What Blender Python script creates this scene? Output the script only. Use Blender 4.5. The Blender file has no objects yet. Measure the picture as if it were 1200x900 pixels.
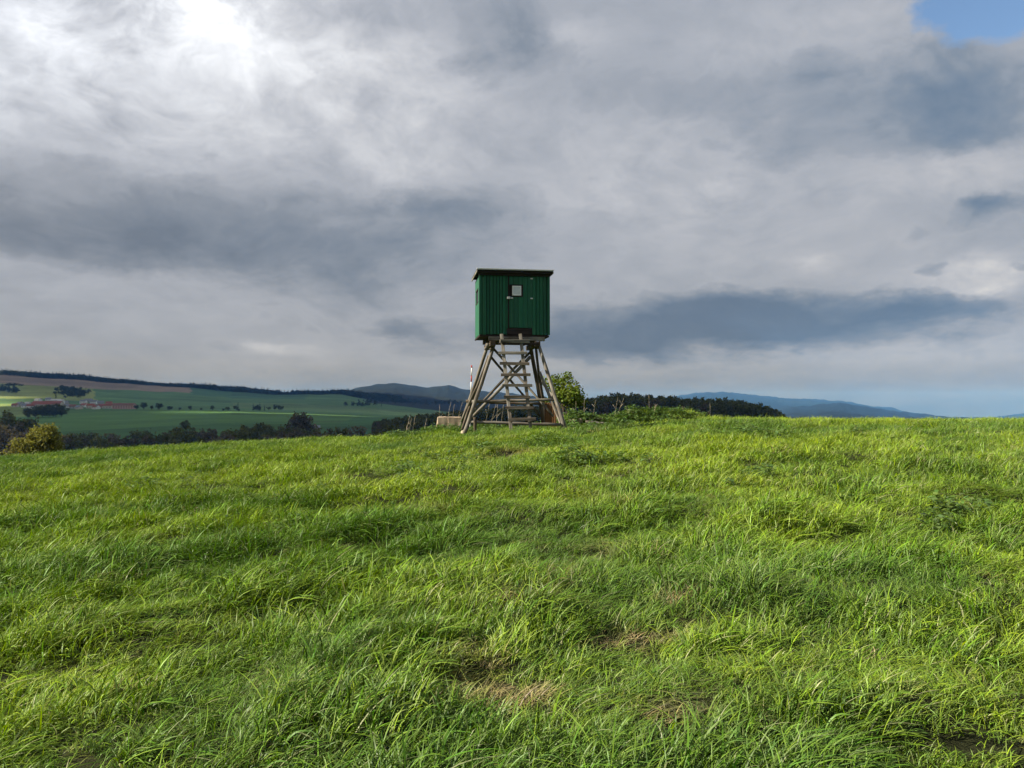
import bpy, bmesh, math, random
import numpy as np
from mathutils import Vector, Matrix

R = math.radians
SC = bpy.context.scene
COL = SC.collection
random.seed(7)
RNG = np.random.default_rng(7)

# ------------------------------------------------------------------ camera
FPX, HZ, EYE = 900.0, 478.0, 1.65          # focal length / eye-level row of the 1200x900 photo, eye height
cam_d = bpy.data.cameras.new('camera')
cam = bpy.data.objects.new('camera', cam_d)
COL.objects.link(cam)
cam_d.sensor_width = 36.0
cam_d.lens = 36.0 * FPX / 1200.0
cam_d.clip_start, cam_d.clip_end = 0.05, 60000.0
cam.location = (0, 0, EYE)
cam.rotation_euler = (R(90) + math.atan((HZ - 450.0) / FPX), 0, 0)
SC.camera = cam

# ------------------------------------------------------------------ sun
SUN_AZ, SUN_EL = R(-97.0), R(32.0)        # azimuth from +Y towards +X, so the sun stands to the left, a little behind
sun_dir = Vector((math.sin(SUN_AZ) * math.cos(SUN_EL), math.cos(SUN_AZ) * math.cos(SUN_EL), math.sin(SUN_EL)))
sl = bpy.data.lights.new('sun', 'SUN')
sl.energy, sl.angle, sl.color = 5.0, R(0.55), (1.0, 0.92, 0.77)
so = bpy.data.objects.new('sun', sl)
COL.objects.link(so)
so.rotation_euler = (-sun_dir).to_track_quat('-Z', 'Y').to_euler()
so.location = (-40, -10, 40)

# ------------------------------------------------------------------ world: sky with cloud layer
world = bpy.data.worlds.new('World')
SC.world = world
world.use_nodes = True
WT = world.node_tree
WT.nodes.clear()


def nd(t, kind, **kw):
    n = t.nodes.new(kind)
    for k, v in kw.items():
        setattr(n, k, v)
    return n


def lk(t, a, b):
    t.links.new(a, b)


def mth(t, op, a, b=None, c=None, clamp=False):
    n = nd(t, 'ShaderNodeMath', operation=op)
    n.use_clamp = clamp
    for i, v in enumerate((a, b, c)):
        if v is None:
            continue
        if isinstance(v, (int, float)):
            n.inputs[i].default_value = v
        else:
            lk(t, v, n.inputs[i])
    return n.outputs[0]


def vmath(t, op, a, b=None, c=None):
    n = nd(t, 'ShaderNodeVectorMath', operation=op)
    for i, v in enumerate((a, b, c)):
        if v is None:
            continue
        if isinstance(v, (tuple, list)):
            n.inputs[i].default_value = v
        else:
            lk(t, v, n.inputs[i])
    return n.outputs['Value'] if op in ('DOT_PRODUCT', 'LENGTH') else n.outputs[0]


def noise(t, vec, scale, detail=4.0, rough=0.55, lac=2.0, dist=0.0):
    n = nd(t, 'ShaderNodeTexNoise')
    n.inputs['Scale'].default_value = scale
    n.inputs['Detail'].default_value = detail
    n.inputs['Roughness'].default_value = rough
    n.inputs['Lacunarity'].default_value = lac
    n.inputs['Distortion'].default_value = dist
    if vec is not None:
        lk(t, vec, n.inputs['Vector'])
    return n


def mixc(t, fac, a, b, blend='MIX'):
    n = nd(t, 'ShaderNodeMix', data_type='RGBA', blend_type=blend)
    for sock, v in ((n.inputs[0], fac), (n.inputs[6], a), (n.inputs[7], b)):
        if isinstance(v, (int, float)):
            sock.default_value = v
        elif isinstance(v, (tuple, list)):
            sock.default_value = (*v[:3], 1.0)
        else:
            lk(t, v, sock)
    return n.outputs[2]


def ramp(t, fac, stops):
    n = nd(t, 'ShaderNodeValToRGB')
    e = n.color_ramp.elements
    while len(e) < len(stops):
        e.new(0.5)
    for el, (p, c) in zip(e, stops):
        el.position = p
        el.color = (c, c, c, 1) if isinstance(c, (int, float)) else (*c[:3], 1)
    lk(t, fac, n.inputs[0])
    return n.outputs[0]


t = WT
tc = nd(t, 'ShaderNodeTexCoord')
DIR = vmath(t, 'NORMALIZE', tc.outputs['Generated'])
sp = nd(t, 'ShaderNodeSeparateXYZ')
lk(t, DIR, sp.inputs[0])
AZ = mth(t, 'ARCTAN2', sp.outputs[0], sp.outputs[1])
EL = mth(t, 'ARCSINE', sp.outputs[2])
# cloud texture coordinates: the direction itself, flattened a little and more so towards the horizon
fl = mth(t, 'MULTIPLY_ADD', mth(t, 'POWER', mth(t, 'MAXIMUM', sp.outputs[2], 0.0), 0.75), 1.75, 0.0)
cmb = nd(t, 'ShaderNodeCombineXYZ')
lk(t, AZ, cmb.inputs[0])
lk(t, fl, cmb.inputs[1])
lk(t, mth(t, 'MULTIPLY', sp.outputs[1], 0.6), cmb.inputs[2])
PL = cmb.outputs[0]
warp = noise(t, PL, 3.0, 4, 0.55)
wv = vmath(t, 'SUBTRACT', warp.outputs['Color'], (0.5, 0.5, 0.5))
PLW = vmath(t, 'MULTIPLY_ADD', wv, (0.22, 0.22, 0.2), PL)
big = noise(t, PLW, 3.2, 4, 0.55).outputs['Fac']
mid = noise(t, PLW, 7.0, 6, 0.58).outputs['Fac']
fin = noise(t, PLW, 19.0, 4, 0.6).outputs['Fac']
# azimuth / elevation with the same turbulence, for the large cloud masses
cae = nd(t, 'ShaderNodeCombineXYZ')
lk(t, AZ, cae.inputs[0])
lk(t, EL, cae.inputs[1])
w2 = noise(t, PL, 5.0, 7, 0.68)
w2v = vmath(t, 'SUBTRACT', w2.outputs['Color'], (0.5, 0.5, 0.5))
AE = vmath(t, 'MULTIPLY_ADD', w2v, (0.20, 0.095, 0.0), cae.outputs[0])
AE_S = vmath(t, 'MULTIPLY_ADD', w2v, (0.14, 0.07, 0.0), cae.outputs[0])


def ang(px, py):
    v = Vector(((px - 600) / FPX, 1.0, (HZ - py) / FPX)).normalized()
    return math.atan2(v.x, v.y), math.asin(v.z)


def mass(px, py, wx, wy, src, hard=1.0):
    a, e = ang(px, py)
    sa, se = FPX / wx, FPX / wy
    q = vmath(t, 'MULTIPLY_ADD', src, (sa, se, 0.0), (-a * sa, -e * se, 0.0))
    return mth(t, 'POWER', 0.36788, mth(t, 'POWER', vmath(t, 'DOT_PRODUCT', q, q), hard))


# cloud masses of the weather in view: (row/column in the photo, angular size, brightness step)
MASS = [
    (196, -14, 50, 30, 0.32), (240, -6, 46, 26, 0.28), (222, 24, 60, 40, 0.16), (130, 48, 100, 16, 0.09), (30, 10, 60, 24, 0.12), (200, 25, 250, 90, 0.20), (20, 50, 170, 95, 0.18), (385, 85, 110, 50, 0.15), (130, 130, 210, 55, 0.08),
    (545, 140, 110, 60, 0.06),
    (130, 240, 340, 65, -0.06), (330, 265, 310, 62, -0.06), (150, 190, 340, 50, -0.025), (500, 270, 130, 55, -0.055), (400, 362, 80, 24, -0.05), (520, 395, 90, 22, -0.06),
    (60, 360, 260, 30, -0.01),
    (570, 30, 110, 60, -0.065), (710, 85, 140, 45, -0.06), (750, 160, 110, 50, 0.07), (720, 235, 110, 36, 0.07),
    (910, 110, 170, 52, -0.095), (1020, 150, 140, 45, -0.085), (1170, 110, 110, 60, -0.065), (920, 205, 60, 30, -0.05),
    (960, 25, 100, 28, 0.06), (1090, 205, 110, 24, 0.08), (860, 225, 70, 26, 0.07),
    (860, 290, 190, 46, 0.02),
    (770, 386, 190, 40, -0.18), (970, 374, 180, 36, -0.15), (1110, 347, 120, 22, -0.08), (680, 405, 100, 30, -0.06),
    (1040, 408, 170, 12, 0.04),
]
SMALL = [
    (60, 272, 170, 34, -0.055), (250, 292, 170, 32, -0.055), (400, 310, 150, 30, -0.05), (520, 330, 90, 24, -0.03), (230, 350, 330, 18, 0.015),
    (462, 182, 56, 32, 0.10), (675, 35, 34, 16, 0.08),
    (1145, 258, 60, 20, -0.13), (1175, 240, 40, 14, -0.08), (1105, 312, 18, 9, -0.13), (1195, 312, 14, 7, -0.14),
    (1150, 325, 50, 16, 0.20), (335, 411, 40, 8, 0.07), (300, 408, 26, 6, 0.05), (468, 388, 32, 11, -0.08),
    (120, 400, 130, 9, -0.035), (250, 410, 60, 8, -0.03),
    (960, 310, 22, 10, 0.07), (505, 405, 60, 6, 0.03), (830, 215, 40, 12, 0.04), (1125, 380, 60, 8, 0.05), (960, 190, 40, 10, 0.06),
]
# upper, bright veil
acc = mth(t, 'ADD', 0.39, 0.0)
brk = mth(t, 'MULTIPLY_ADD', mth(t, 'SUBTRACT', mid, 0.5), 2.0, 1.0)      # bright breaks are ragged
brk = mth(t, 'MAXIMUM', mth(t, 'MULTIPLY_ADD', mth(t, 'SUBTRACT', fin, 0.5), 1.6, brk), 0.15)
dns = mth(t, 'MULTIPLY_ADD', mth(t, 'SUBTRACT', big, 0.5), 0.9, -0.05)
dns = mth(t, 'MULTIPLY_ADD', mth(t, 'SUBTRACT', mid, 0.5), 1.05, dns)
dns = mth(t, 'MULTIPLY_ADD', mth(t, 'SUBTRACT', fin, 0.5), 0.60, dns)
for lst, src_ in ((MASS, AE), (SMALL, AE_S)):
    for px, py, wx, wy, w in lst:
        if w > 0:
            m_ = mass(px, py, wx, wy, src_)
            acc = mth(t, 'MULTIPLY_ADD', mth(t, 'MULTIPLY', m_, brk), w * 1.05, acc)
            dns = mth(t, 'MULTIPLY_ADD', m_, -1.6 * w, dns)
        else:
            dns = mth(t, 'MULTIPLY_ADD', mass(px, py, wx, wy, src_, 1.5), -4.1 * w, dns)
acc = mth(t, 'MULTIPLY_ADD', mth(t, 'SUBTRACT', mid, 0.5), 0.16, acc)
acc = mth(t, 'MULTIPLY_ADD', mth(t, 'SUBTRACT', fin, 0.5), 0.10, acc)
rim = ramp(t, dns, [(-0.06 + 0.1, 0.0), (0.04 + 0.1, 1.0), (0.12 + 0.1, 0.0)])           # lit edges of the lower clouds
acc = mth(t, 'MULTIPLY_ADD', rim, 0.035, acc)
# lower, darker broken deck: frayed thin edges, darker where it is thick
thin = ramp(t, dns, [(0.04, 0.0), (0.17, 0.45), (0.46, 1.0)])
deep = ramp(t, dns, [(0.22, 0.0), (0.85, 1.0)])
lowl = mth(t, 'MULTIPLY_ADD', deep, -0.135, 0.325)
lowl = mth(t, 'MULTIPLY_ADD', mth(t, 'SUBTRACT', fin, 0.5), 0.05, lowl)
mixl = nd(t, 'ShaderNodeMix', data_type='FLOAT')
lk(t, thin, mixl.inputs[0]); lk(t, acc, mixl.inputs[2]); lk(t, lowl, mixl.inputs[3])
acc = mixl.outputs[0]
hzf = ramp(t, mth(t, 'MULTIPLY', EL, 8.0), [(0.0, 1.0), (0.45, 0.0)])      # darkens the low sky to offset the brightness the haze adds
acc = mth(t, 'MULTIPLY_ADD', hzf, -0.23, acc)
LUM = mth(t, 'MAXIMUM', acc, 0.11)
tint = ramp(t, LUM, [(0.10, (0.58, 1.0, 1.66)), (0.20, (0.70, 1.0, 1.44)), (0.28, (0.82, 0.99, 1.24)), (0.36, (0.89, 0.985, 1.15)), (0.46, (0.94, 0.985, 1.09)), (0.60, (0.985, 0.99, 1.02)), (0.85, (1.0, 0.99, 0.975))])
# shade side of the clouds turns blue-grey away from the sun, more neutral on the sun side
sidef = mth(t, 'MULTIPLY_ADD', AZ, 0.8, 0.55, clamp=True)
tint = mixc(t, mth(t, 'MULTIPLY', mth(t, 'SUBTRACT', 1.0, sidef), 0.75), tint, (0.92, 0.98, 1.11))
lowh = ramp(t, mth(t, 'MULTIPLY', EL, 8.0), [(0.0, 1.0), (0.5, 0.0)])
tint = mixc(t, mth(t, 'MULTIPLY', lowh, 0.8), tint, (1.15, 1.0, 0.75))  # warm tint put into the low sky to offset the haze's blue
CLOUD = vmath(t, 'MULTIPLY', tint, None)
vm = CLOUD.node
cl3 = nd(t, 'ShaderNodeCombineXYZ')
for i in range(3):
    lk(t, mth(t, 'MULTIPLY', LUM, 4.9), cl3.inputs[i])
lk(t, cl3.outputs[0], vm.inputs[1])
sky = nd(t, 'ShaderNodeTexSky')
sky.sky_type = 'NISHITA'
sky.sun_disc = False
sky.sun_elevation = SUN_EL
sky.sun_rotation = SUN_AZ
sky.altitude = 400
sky.dust_density = 0.6
# gaps of open sky
gap = mass(1165, -16, 70, 46, AE, 1.3)
gapn = mth(t, 'MULTIPLY_ADD', mth(t, 'MULTIPLY_ADD', fin, 0.5, mth(t, 'SUBTRACT', mid, 0.75)), 1.0, gap)
gapf = ramp(t, gapn, [(0.30, 0.0), (0.66, 1.0)])
SKYC = mixc(t, gapf, CLOUD, mixc(t, 1.0, sky.outputs[0], (0.70, 0.76, 0.80), 'MULTIPLY'))
low = ramp(t, mth(t, 'MULTIPLY_ADD', EL, 4.0, 0.5), [(0.30, 1.0), (0.5, 0.0)])
SKYC = mixc(t, low, SKYC, (0.8, 0.9, 0.7))
bg = nd(t, 'ShaderNodeBackground')
bg.inputs['Strength'].default_value = 0.1
lk(t, SKYC, bg.inputs['Color'])
wo = nd(t, 'ShaderNodeOutputWorld')
lk(t, bg.outputs[0], wo.inputs['Surface'])

vs = SC.view_settings
vs.view_transform = 'Standard'
vs.look = 'None'
vs.exposure, vs.gamma = 1.15, 1.0
vs.use_curve_mapping = False
SC.render.engine = 'CYCLES'
SC.cycles.use_denoising = True
SC.cycles.max_bounces = 8
SC.cycles.diffuse_bounces = 3
SC.cycles.transmission_bounces = 4
SC.cycles.transparent_max_bounces = 12
SC.cycles.volume_bounces = 0


# ------------------------------------------------------------------ helpers
def tag(o, label=None, cat=None, group=None, kind=None):
    for k, v in (('label', label), ('category', cat), ('group', group), ('kind', kind)):
        if v:
            o[k] = v
    return o


def empty(name, loc):
    o = bpy.data.objects.new(name, None)
    o.empty_display_size = 0.2
    o.location = loc
    COL.objects.link(o)
    return o


def mesh_obj(name, verts, faces, mats, parent=None, loc=(0, 0, 0), rz=0.0, smooth=False, link=True, midx=None):
    me = bpy.data.meshes.new(name)
    me.from_pydata([tuple(v) for v in verts], [], [tuple(f) for f in faces])
    for m in (mats if isinstance(mats, (list, tuple)) else [mats]):
        me.materials.append(m)
    if midx is not None:
        me.polygons.foreach_set('material_index', np.array(midx, dtype=np.int32))
    if smooth:
        me.polygons.foreach_set('use_smooth', np.ones(len(me.polygons), dtype=bool))
    me.update()
    o = bpy.data.objects.new(name, me)
    if link:
        COL.objects.link(o)
    if parent:
        o.parent = parent
    o.location = loc
    o.rotation_euler = (0, 0, rz)
    return o


def np_mesh(name, V, F, mats, smooth=True):
    """quads/tris arrays -> mesh, fast"""
    me = bpy.data.meshes.new(name)
    V = np.asarray(V, dtype=np.float32)
    F = np.asarray(F, dtype=np.int32)
    n = F.shape[1]
    me.vertices.add(len(V))
    me.vertices.foreach_set('co', V.ravel())
    me.loops.add(F.size)
    me.loops.foreach_set('vertex_index', F.ravel())
    me.polygons.add(len(F))
    me.polygons.foreach_set('loop_start', np.arange(0, F.size, n, dtype=np.int32))
    me.polygons.foreach_set('loop_total', np.full(len(F), n, dtype=np.int32))
    me.polygons.foreach_set('use_smooth', np.full(len(F), smooth, dtype=bool))
    for m in mats:
        me.materials.append(m)
    me.update(calc_edges=True)
    return me


def _hash(ix, iy, s):
    h = (ix.astype(np.int64) * 374761393 + iy.astype(np.int64) * 668265263 + s * 982451653) & 0xFFFFFFFF
    h = ((h ^ (h >> 13)) * 1274126177) & 0xFFFFFFFF
    return ((h ^ (h >> 16)) & 0xFFFFFF) / float(0xFFFFFF)


def vnoise(x, y, s=0):
    x = np.asarray(x, dtype=np.float64); y = np.asarray(y, dtype=np.float64)
    ix, iy = np.floor(x), np.floor(y)
    fx, fy = x - ix, y - iy
    fx = fx * fx * fx * (fx * (fx * 6 - 15) + 10); fy = fy * fy * fy * (fy * (fy * 6 - 15) + 10)
    a = _hash(ix, iy, s); b = _hash(ix + 1, iy, s); c = _hash(ix, iy + 1, s); d = _hash(ix + 1, iy + 1, s)
    return (a * (1 - fx) + b * fx) * (1 - fy) + (c * (1 - fx) + d * fx) * fy - 0.5


def fbm(x, y, s=0, o=4):
    r = 0.0; a = 1.0; f = 1.0
    for i in range(o):
        r = r + a * vnoise(np.asarray(x) * f + 17.3 * i, np.asarray(y) * f - 9.1 * i, s + i)
        a *= 0.5; f *= 2.03
    return r


def sstep(a, b, x):
    q = np.clip((np.asarray(x, dtype=np.float64) - a) / (b - a), 0, 1)
    return q * q * (3 - 2 * q)


# ------------------------------------------------------------------ lie of the land
YC = 25.0
S_PX = [-1500, 0, 135, 270, 350, 480, 560, 620, 700, 770, 830, 900, 1000, 1200, 1500]
S_Y = [560, 533, 523.5, 515.5, 511.5, 505, 500, 499, 497, 492.5, 488, 488, 488.5, 490, 491]
_us = (np.array(S_PX) - 600) / FPX
_ss = (np.array(S_Y) - HZ) / FPX + 0.21 / YC

# rows: forward distance; columns: photo column -> row of the bare ground there
T_PX = [-300, 0, 70, 135, 200, 270, 330, 400, 430, 470, 497, 525, 545, 600, 660, 700, 735, 780, 825, 870, 900, 940, 985, 1030, 1070, 1110, 1150, 1200, 1400]
T = {
    130:   [610] * 29,
    180:   [590] * 29,
    250:   [562] * 9 + [556] * 4 + [548] * 2 + [540] * 14,
    330:   [537, 537, 537, 536, 535, 532, 529, 527, 526, 523, 520, 516, 513, 509, 503, 498, 496, 498, 500, 503, 510, 520, 524, 526, 528, 530, 530, 530, 530],
    430:   [516, 516, 515, 513, 512, 511, 510, 508, 508, 508, 509, 508, 507, 505, 498, 492, 490, 492, 494, 498, 505, 515, 520, 522, 524, 526, 526, 526, 526],
    560:   [507, 507, 506, 504, 503, 502, 501, 500, 499, 500, 501, 502, 502, 501, 498, 495, 495, 496, 498, 502, 508, 514, 516, 517, 518, 520, 520, 520, 520],
    800:   [495, 495, 494, 493, 492, 491, 491, 492, 492, 493, 494, 496, 498, 500, 502, 503, 503, 504, 506, 508, 510, 510, 510, 510, 510, 511, 511, 511, 511],
    1150:  [485, 485, 483, 481.5, 481, 482, 484, 487, 488, 489, 490, 492, 494, 497, 500, 502, 503, 503, 504, 504, 504, 504, 504, 504, 504, 505, 505, 505, 505],
    1450:  [476, 475, 474, 475.5, 477, 479, 481, 484, 485, 487, 488, 490, 491, 494, 497, 500, 501, 501, 501, 501, 501, 501, 501, 501, 501, 502, 502, 502, 502],
    1900:  [464, 462, 463, 466, 470, 473, 474, 477, 479, 482, 484, 486, 488, 490, 494, 496, 497, 497, 497, 497, 497, 497, 497, 497, 497, 499, 499, 499, 499],
    2400:  [449, 447, 452, 457, 461, 466, 467, 469, 473, 477, 480, 483, 485, 487, 490, 493, 494, 494, 494, 494, 494, 494, 494, 494, 494, 496, 496, 496, 496],
    2900:  [437, 440, 444, 449, 453, 459, 463, 463, 468, 473, 476, 479, 481, 484, 487, 490, 492, 492, 492, 492, 492, 492, 492, 492, 492, 494, 494, 494, 494],
    3300:  [438, 440, 444, 449, 453, 459, 464, 462, 466, 470, 473, 476, 478, 481, 484, 487, 490, 491, 491, 491, 491, 491, 491, 491, 491, 493, 493, 493, 493],
    4200:  [449, 449, 451, 454, 458, 461, 464, 461, 460, 462, 464, 466, 469, 472, 476, 480, 484, 488, 490, 490, 490, 490, 490, 490, 490, 492, 492, 492, 492],
    5200:  [455, 455, 456, 458, 460, 461, 462, 459, 453, 450, 455, 451, 457, 462, 468, 473, 478, 484, 488, 489, 488, 486, 484, 487, 489, 491, 491, 491, 491],
    6500:  [461, 461, 461, 462, 463, 464, 465, 464, 461, 460, 462, 461, 463, 466, 471, 475, 479, 484, 486, 485, 483, 477, 472, 479, 486, 489.5, 491, 490.5, 490],
    8000:  [466, 466, 466, 466, 467, 468, 468, 468, 467, 466, 467, 467, 468, 470, 473, 475, 476, 477, 474, 475, 476, 478, 479, 483, 487, 490, 491, 489, 488],
    10500: [470, 470, 470, 470, 470, 470, 470, 470, 470, 470, 470, 470, 470, 471, 472, 472, 470, 466, 459.5, 461.5, 464, 468, 470.5, 476.5, 484.5, 490, 490.5, 484.5, 480],
    15000: [478] * 21 + [480, 482, 484, 488, 491, 491, 489, 486],
}
T_Y = np.array(sorted(T))
T_A = np.array([T[k] for k in sorted(T)], dtype=np.float64)


def far_row(px, Y):
    """photo row of the far ground for arrays of column and forward distance"""
    px = np.asarray(px, dtype=np.float64); Y = np.asarray(Y, dtype=np.float64)
    ly = np.interp(np.log(np.clip(Y, T_Y[0], T_Y[-1])), np.log(T_Y), np.arange(len(T_Y)))
    lx = np.interp(px, T_PX, np.arange(len(T_PX)))
    i0 = np.clip(np.floor(ly).astype(int), 0, len(T_Y) - 2); fy = ly - i0
    j0 = np.clip(np.floor(lx).astype(int), 0, len(T_PX) - 2); fx = lx - j0
    fx = fx * fx * (3 - 2 * fx) * 0.5 + fx * 0.5
    fy = fy * fy * (3 - 2 * fy) * 0.4 + fy * 0.6
    A = T_A
    return (A[i0, j0] * (1 - fx) + A[i0, j0 + 1] * fx) * (1 - fy) + (A[i0 + 1, j0] * (1 - fx) + A[i0 + 1, j0 + 1] * fx) * fy


def polar(X, Y):
    r = np.hypot(X, Y)
    az = np.clip(np.arctan2(X, Y), R(-50), R(50))
    return r, 600 + FPX * np.tan(az), r * np.cos(az)


def ground_z(X, Y):
    X = np.asarray(X, dtype=np.float64); Y = np.asarray(Y, dtype=np.float64)
    Ye = np.sqrt(Y * Y + 16.0)
    s = np.interp(X / Ye, _us, _ss)
    d = EYE - (2 * EYE / YC) * Y + EYE / YC ** 2 * Y * Y + s * Ye
    near = EYE - d
    near = near + 0.10 * fbm(X / 3.1, Y / 3.1, 3, 3) * sstep(1, 4, np.hypot(X, Y)) + 0.12 * fbm(X / 0.8, Y / 0.7, 9, 2)
    # earth bank behind and to the right of the hide
    for bx, by, lx, ly, h in ((5.1, 26.5, 1.5, 0.8, 0.44), (3.4, 26.4, 1.4, 0.7, 0.32), (0.0, 19.1, 2.2, 1.3, 0.13), (2.1, 24.3, 0.9, 0.6, 0.34), (-1.8, 21.0, 1.2, 0.7, 0.20)):
        near = near + h * np.exp(-((X - bx) / lx) ** 2 - ((Y - by) / ly) ** 2) * (1 + 0.5 * fbm(X / 0.6, Y / 0.6, 21, 2))
    r, px, Yd = polar(X, Y)
    row = far_row(px, Yd)
    amp = np.interp(Yd, [130, 400, 1500, 3000, 6000, 15000], [1.0, 1.2, 1.6, 6, 22, 26])
    far = EYE - (row - HZ) / FPX * Yd + amp * fbm(X / (60 + Yd * 0.03), Y / (60 + Yd * 0.03), 31, 4)
    far = far + np.interp(Yd, [2800, 4200, 12000], [0, 11, 15]) * vnoise(X / 38, Y / 38, 41) + np.interp(Yd, [2800, 4200, 12000], [0, 10, 22]) * vnoise(X / 130, Y / 130, 42)
    w = sstep(45, 130, r)
    return near * (1 - w) + far * w


def gz(x, y):
    return float(ground_z(np.array([x]), np.array([y]))[0])


def P(px, py, Y):
    """point on the sight line of photo pixel (px,py) at forward distance Y"""
    return Vector(((px - 600) / FPX * Y, Y, EYE + (HZ - py) / FPX * Y))


def on_ground(px, py, lo, hi, n=400):
    """where the sight line of a pixel meets the far ground, between two distances"""
    Ys = np.exp(np.linspace(math.log(lo), math.log(hi), n))
    X = (px - 600) / FPX * Ys
    rows = HZ - (ground_z(X, Ys) - EYE) / Ys * FPX
    k = np.argmax(rows <= py) if (rows <= py).any() else int(np.argmin(np.abs(rows - py)))
    return float(X[k]), float(Ys[k])


# ------------------------------------------------------------------ materials
def new_mat(name):
    m = bpy.data.materials.new(name)
    m.use_nodes = True
    m.node_tree.nodes.clear()
    return m, m.node_tree


def finish(m, t, col, rough=0.8, spec=0.25, bump=None, bump_s=0.3, bump_d=0.01):
    b = nd(t, 'ShaderNodeBsdfPrincipled')
    o = nd(t, 'ShaderNodeOutputMaterial')
    if isinstance(col, (tuple, list)):
        b.inputs['Base Color'].default_value = (*col[:3], 1)
    else:
        lk(t, col, b.inputs['Base Color'])
    if isinstance(rough, (int, float)):
        b.inputs['Roughness'].default_value = rough
    else:
        lk(t, rough, b.inputs['Roughness'])
    b.inputs['Specular IOR Level'].default_value = spec
    if bump is not None:
        bn = nd(t, 'ShaderNodeBump')
        bn.inputs['Strength'].default_value = bump_s
        bn.inputs['Distance'].default_value = bump_d
        lk(t, bump, bn.inputs['Height'])
        lk(t, bn.outputs[0], b.inputs['Normal'])
    lk(t, b.outputs[0], o.inputs['Surface'])
    return m


def mat_plain(name, col, var=0.25, scale=6.0, rough=0.8, spec=0.25, stretch=(1, 1, 1), bump_s=0.3, rnd=0.15):
    m, t = new_mat(name)
    tc = nd(t, 'ShaderNodeTexCoord')
    oi = nd(t, 'ShaderNodeObjectInfo')
    v = vmath(t, 'MULTIPLY', tc.outputs['Object'], stretch)
    off = nd(t, 'ShaderNodeCombineXYZ')
    lk(t, mth(t, 'MULTIPLY', oi.outputs['Random'], 31.0), off.inputs[0])
    lk(t, mth(t, 'MULTIPLY', oi.outputs['Random'], 17.0), off.inputs[2])
    v = vmath(t, 'ADD', v, off.outputs[0])
    n1 = noise(t, v, scale, 6, 0.6).outputs['Fac']
    n2 = noise(t, v, scale * 7, 4, 0.6).outputs['Fac']
    k = mth(t, 'ADD', mth(t, 'MULTIPLY', n1, 0.7), mth(t, 'MULTIPLY', n2, 0.3))
    k = mth(t, 'MULTIPLY_ADD', mth(t, 'SUBTRACT', oi.outputs['Random'], 0.5), rnd, k)
    lo = tuple(c * (1 - var) for c in col); hi = tuple(min(1, c * (1 + var)) for c in col)
    c = mixc(t, ramp(t, k, [(0.3, 0.0), (0.7, 1.0)]), lo, hi)
    return finish(m, t, c, rough, spec, n2, bump_s, 0.004)


def mat_wood(name, col, grey, moss=0.0):
    """weathered round or sawn wood: grain streaks, grey silvering, dark checks"""
    m, t = new_mat(name)
    tc = nd(t, 'ShaderNodeTexCoord'); oi = nd(t, 'ShaderNodeObjectInfo')
    off = nd(t, 'ShaderNodeCombineXYZ')
    for i, f in enumerate((41.0, 23.0, 13.0)):
        lk(t, mth(t, 'MULTIPLY', oi.outputs['Random'], f), off.inputs[i])
    at = nd(t, 'ShaderNodeAttribute', attribute_name='grain')
    v = vmath(t, 'ADD', at.outputs['Vector'], off.outputs[0])
    g1 = noise(t, vmath(t, 'MULTIPLY', v, (36, 36, 1.6)), 1.0, 5, 0.65).outputs['Fac']
    g2 = noise(t, vmath(t, 'MULTIPLY', v, (6, 6, 3.0)), 1.0, 4, 0.6).outputs['Fac']
    c = mixc(t, ramp(t, g2, [(0.35, 0.0), (0.62, 1.0)]), col, grey)
    c = mixc(t, mth(t, 'MULTIPLY', ramp(t, g1, [(0.34, 1.0), (0.56, 0.0)]), 0.85), c, tuple(x * 0.25 for x in col))
    c = mixc(t, mth(t, 'MULTIPLY', oi.outputs['Random'], 0.35), c, tuple(x * 0.55 for x in col))
    if moss:
        g3 = noise(t, v, 5.0, 3, 0.6).outputs['Fac']
        c = mixc(t, mth(t, 'MULTIPLY', ramp(t, g3, [(0.5, 0.0), (0.62, 1.0)]), moss), c, (0.10, 0.11, 0.045))
    return finish(m, t, c, 0.85, 0.2, g1, 0.5, 0.004)


M = {}
M['pole'] = mat_wood('weathered_pole_wood', (0.118, 0.094, 0.070), (0.25, 0.228, 0.195), 0.15)
M['pole_dark'] = mat_wood('dark_bark_wood', (0.085, 0.060, 0.042), (0.13, 0.10, 0.075), 0.2)
M['plank'] = mat_wood('grey_plank_wood', (0.130, 0.106, 0.080), (0.28, 0.262, 0.228), 0.10)
M['brown_plank'] = mat_wood('brown_plank_wood', (0.088, 0.066, 0.048), (0.165, 0.140, 0.112), 0.1)
M['dark_wood'] = mat_wood('tarred_wood', (0.028, 0.020, 0.018), (0.045, 0.034, 0.03))


def mat_green():
    m, t = new_mat('green_board_paint')
    tc = nd(t, 'ShaderNodeTexCoord'); oi = nd(t, 'ShaderNodeObjectInfo')
    off = nd(t, 'ShaderNodeCombineXYZ')
    lk(t, mth(t, 'MULTIPLY', oi.outputs['Random'], 41.0), off.inputs[0])
    lk(t, mth(t, 'MULTIPLY', oi.outputs['Random'], 9.0), off.inputs[2])
    v = vmath(t, 'ADD', tc.outputs['Object'], off.outputs[0])
    g = noise(t, vmath(t, 'MULTIPLY', v, (40, 40, 1.6)), 1.0, 5, 0.6).outputs['Fac']
    b = noise(t, v, 3.0, 4, 0.6).outputs['Fac']
    c = mixc(t, b, (0.004, 0.074, 0.034), (0.010, 0.118, 0.058))
    c = mixc(t, mth(t, 'MULTIPLY', oi.outputs['Random'], 0.6), c, (0.006, 0.050, 0.026))
    c = mixc(t, ramp(t, g, [(0.56, 0.0), (0.70, 0.7)]), c, (0.055, 0.15, 0.085))
    c = mixc(t, ramp(t, g, [(0.27, 0.7), (0.36, 0.0)]), c, (0.004, 0.028, 0.015))
    return finish(m, t, c, 0.62, 0.3, g, 0.35, 0.003)


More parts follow.
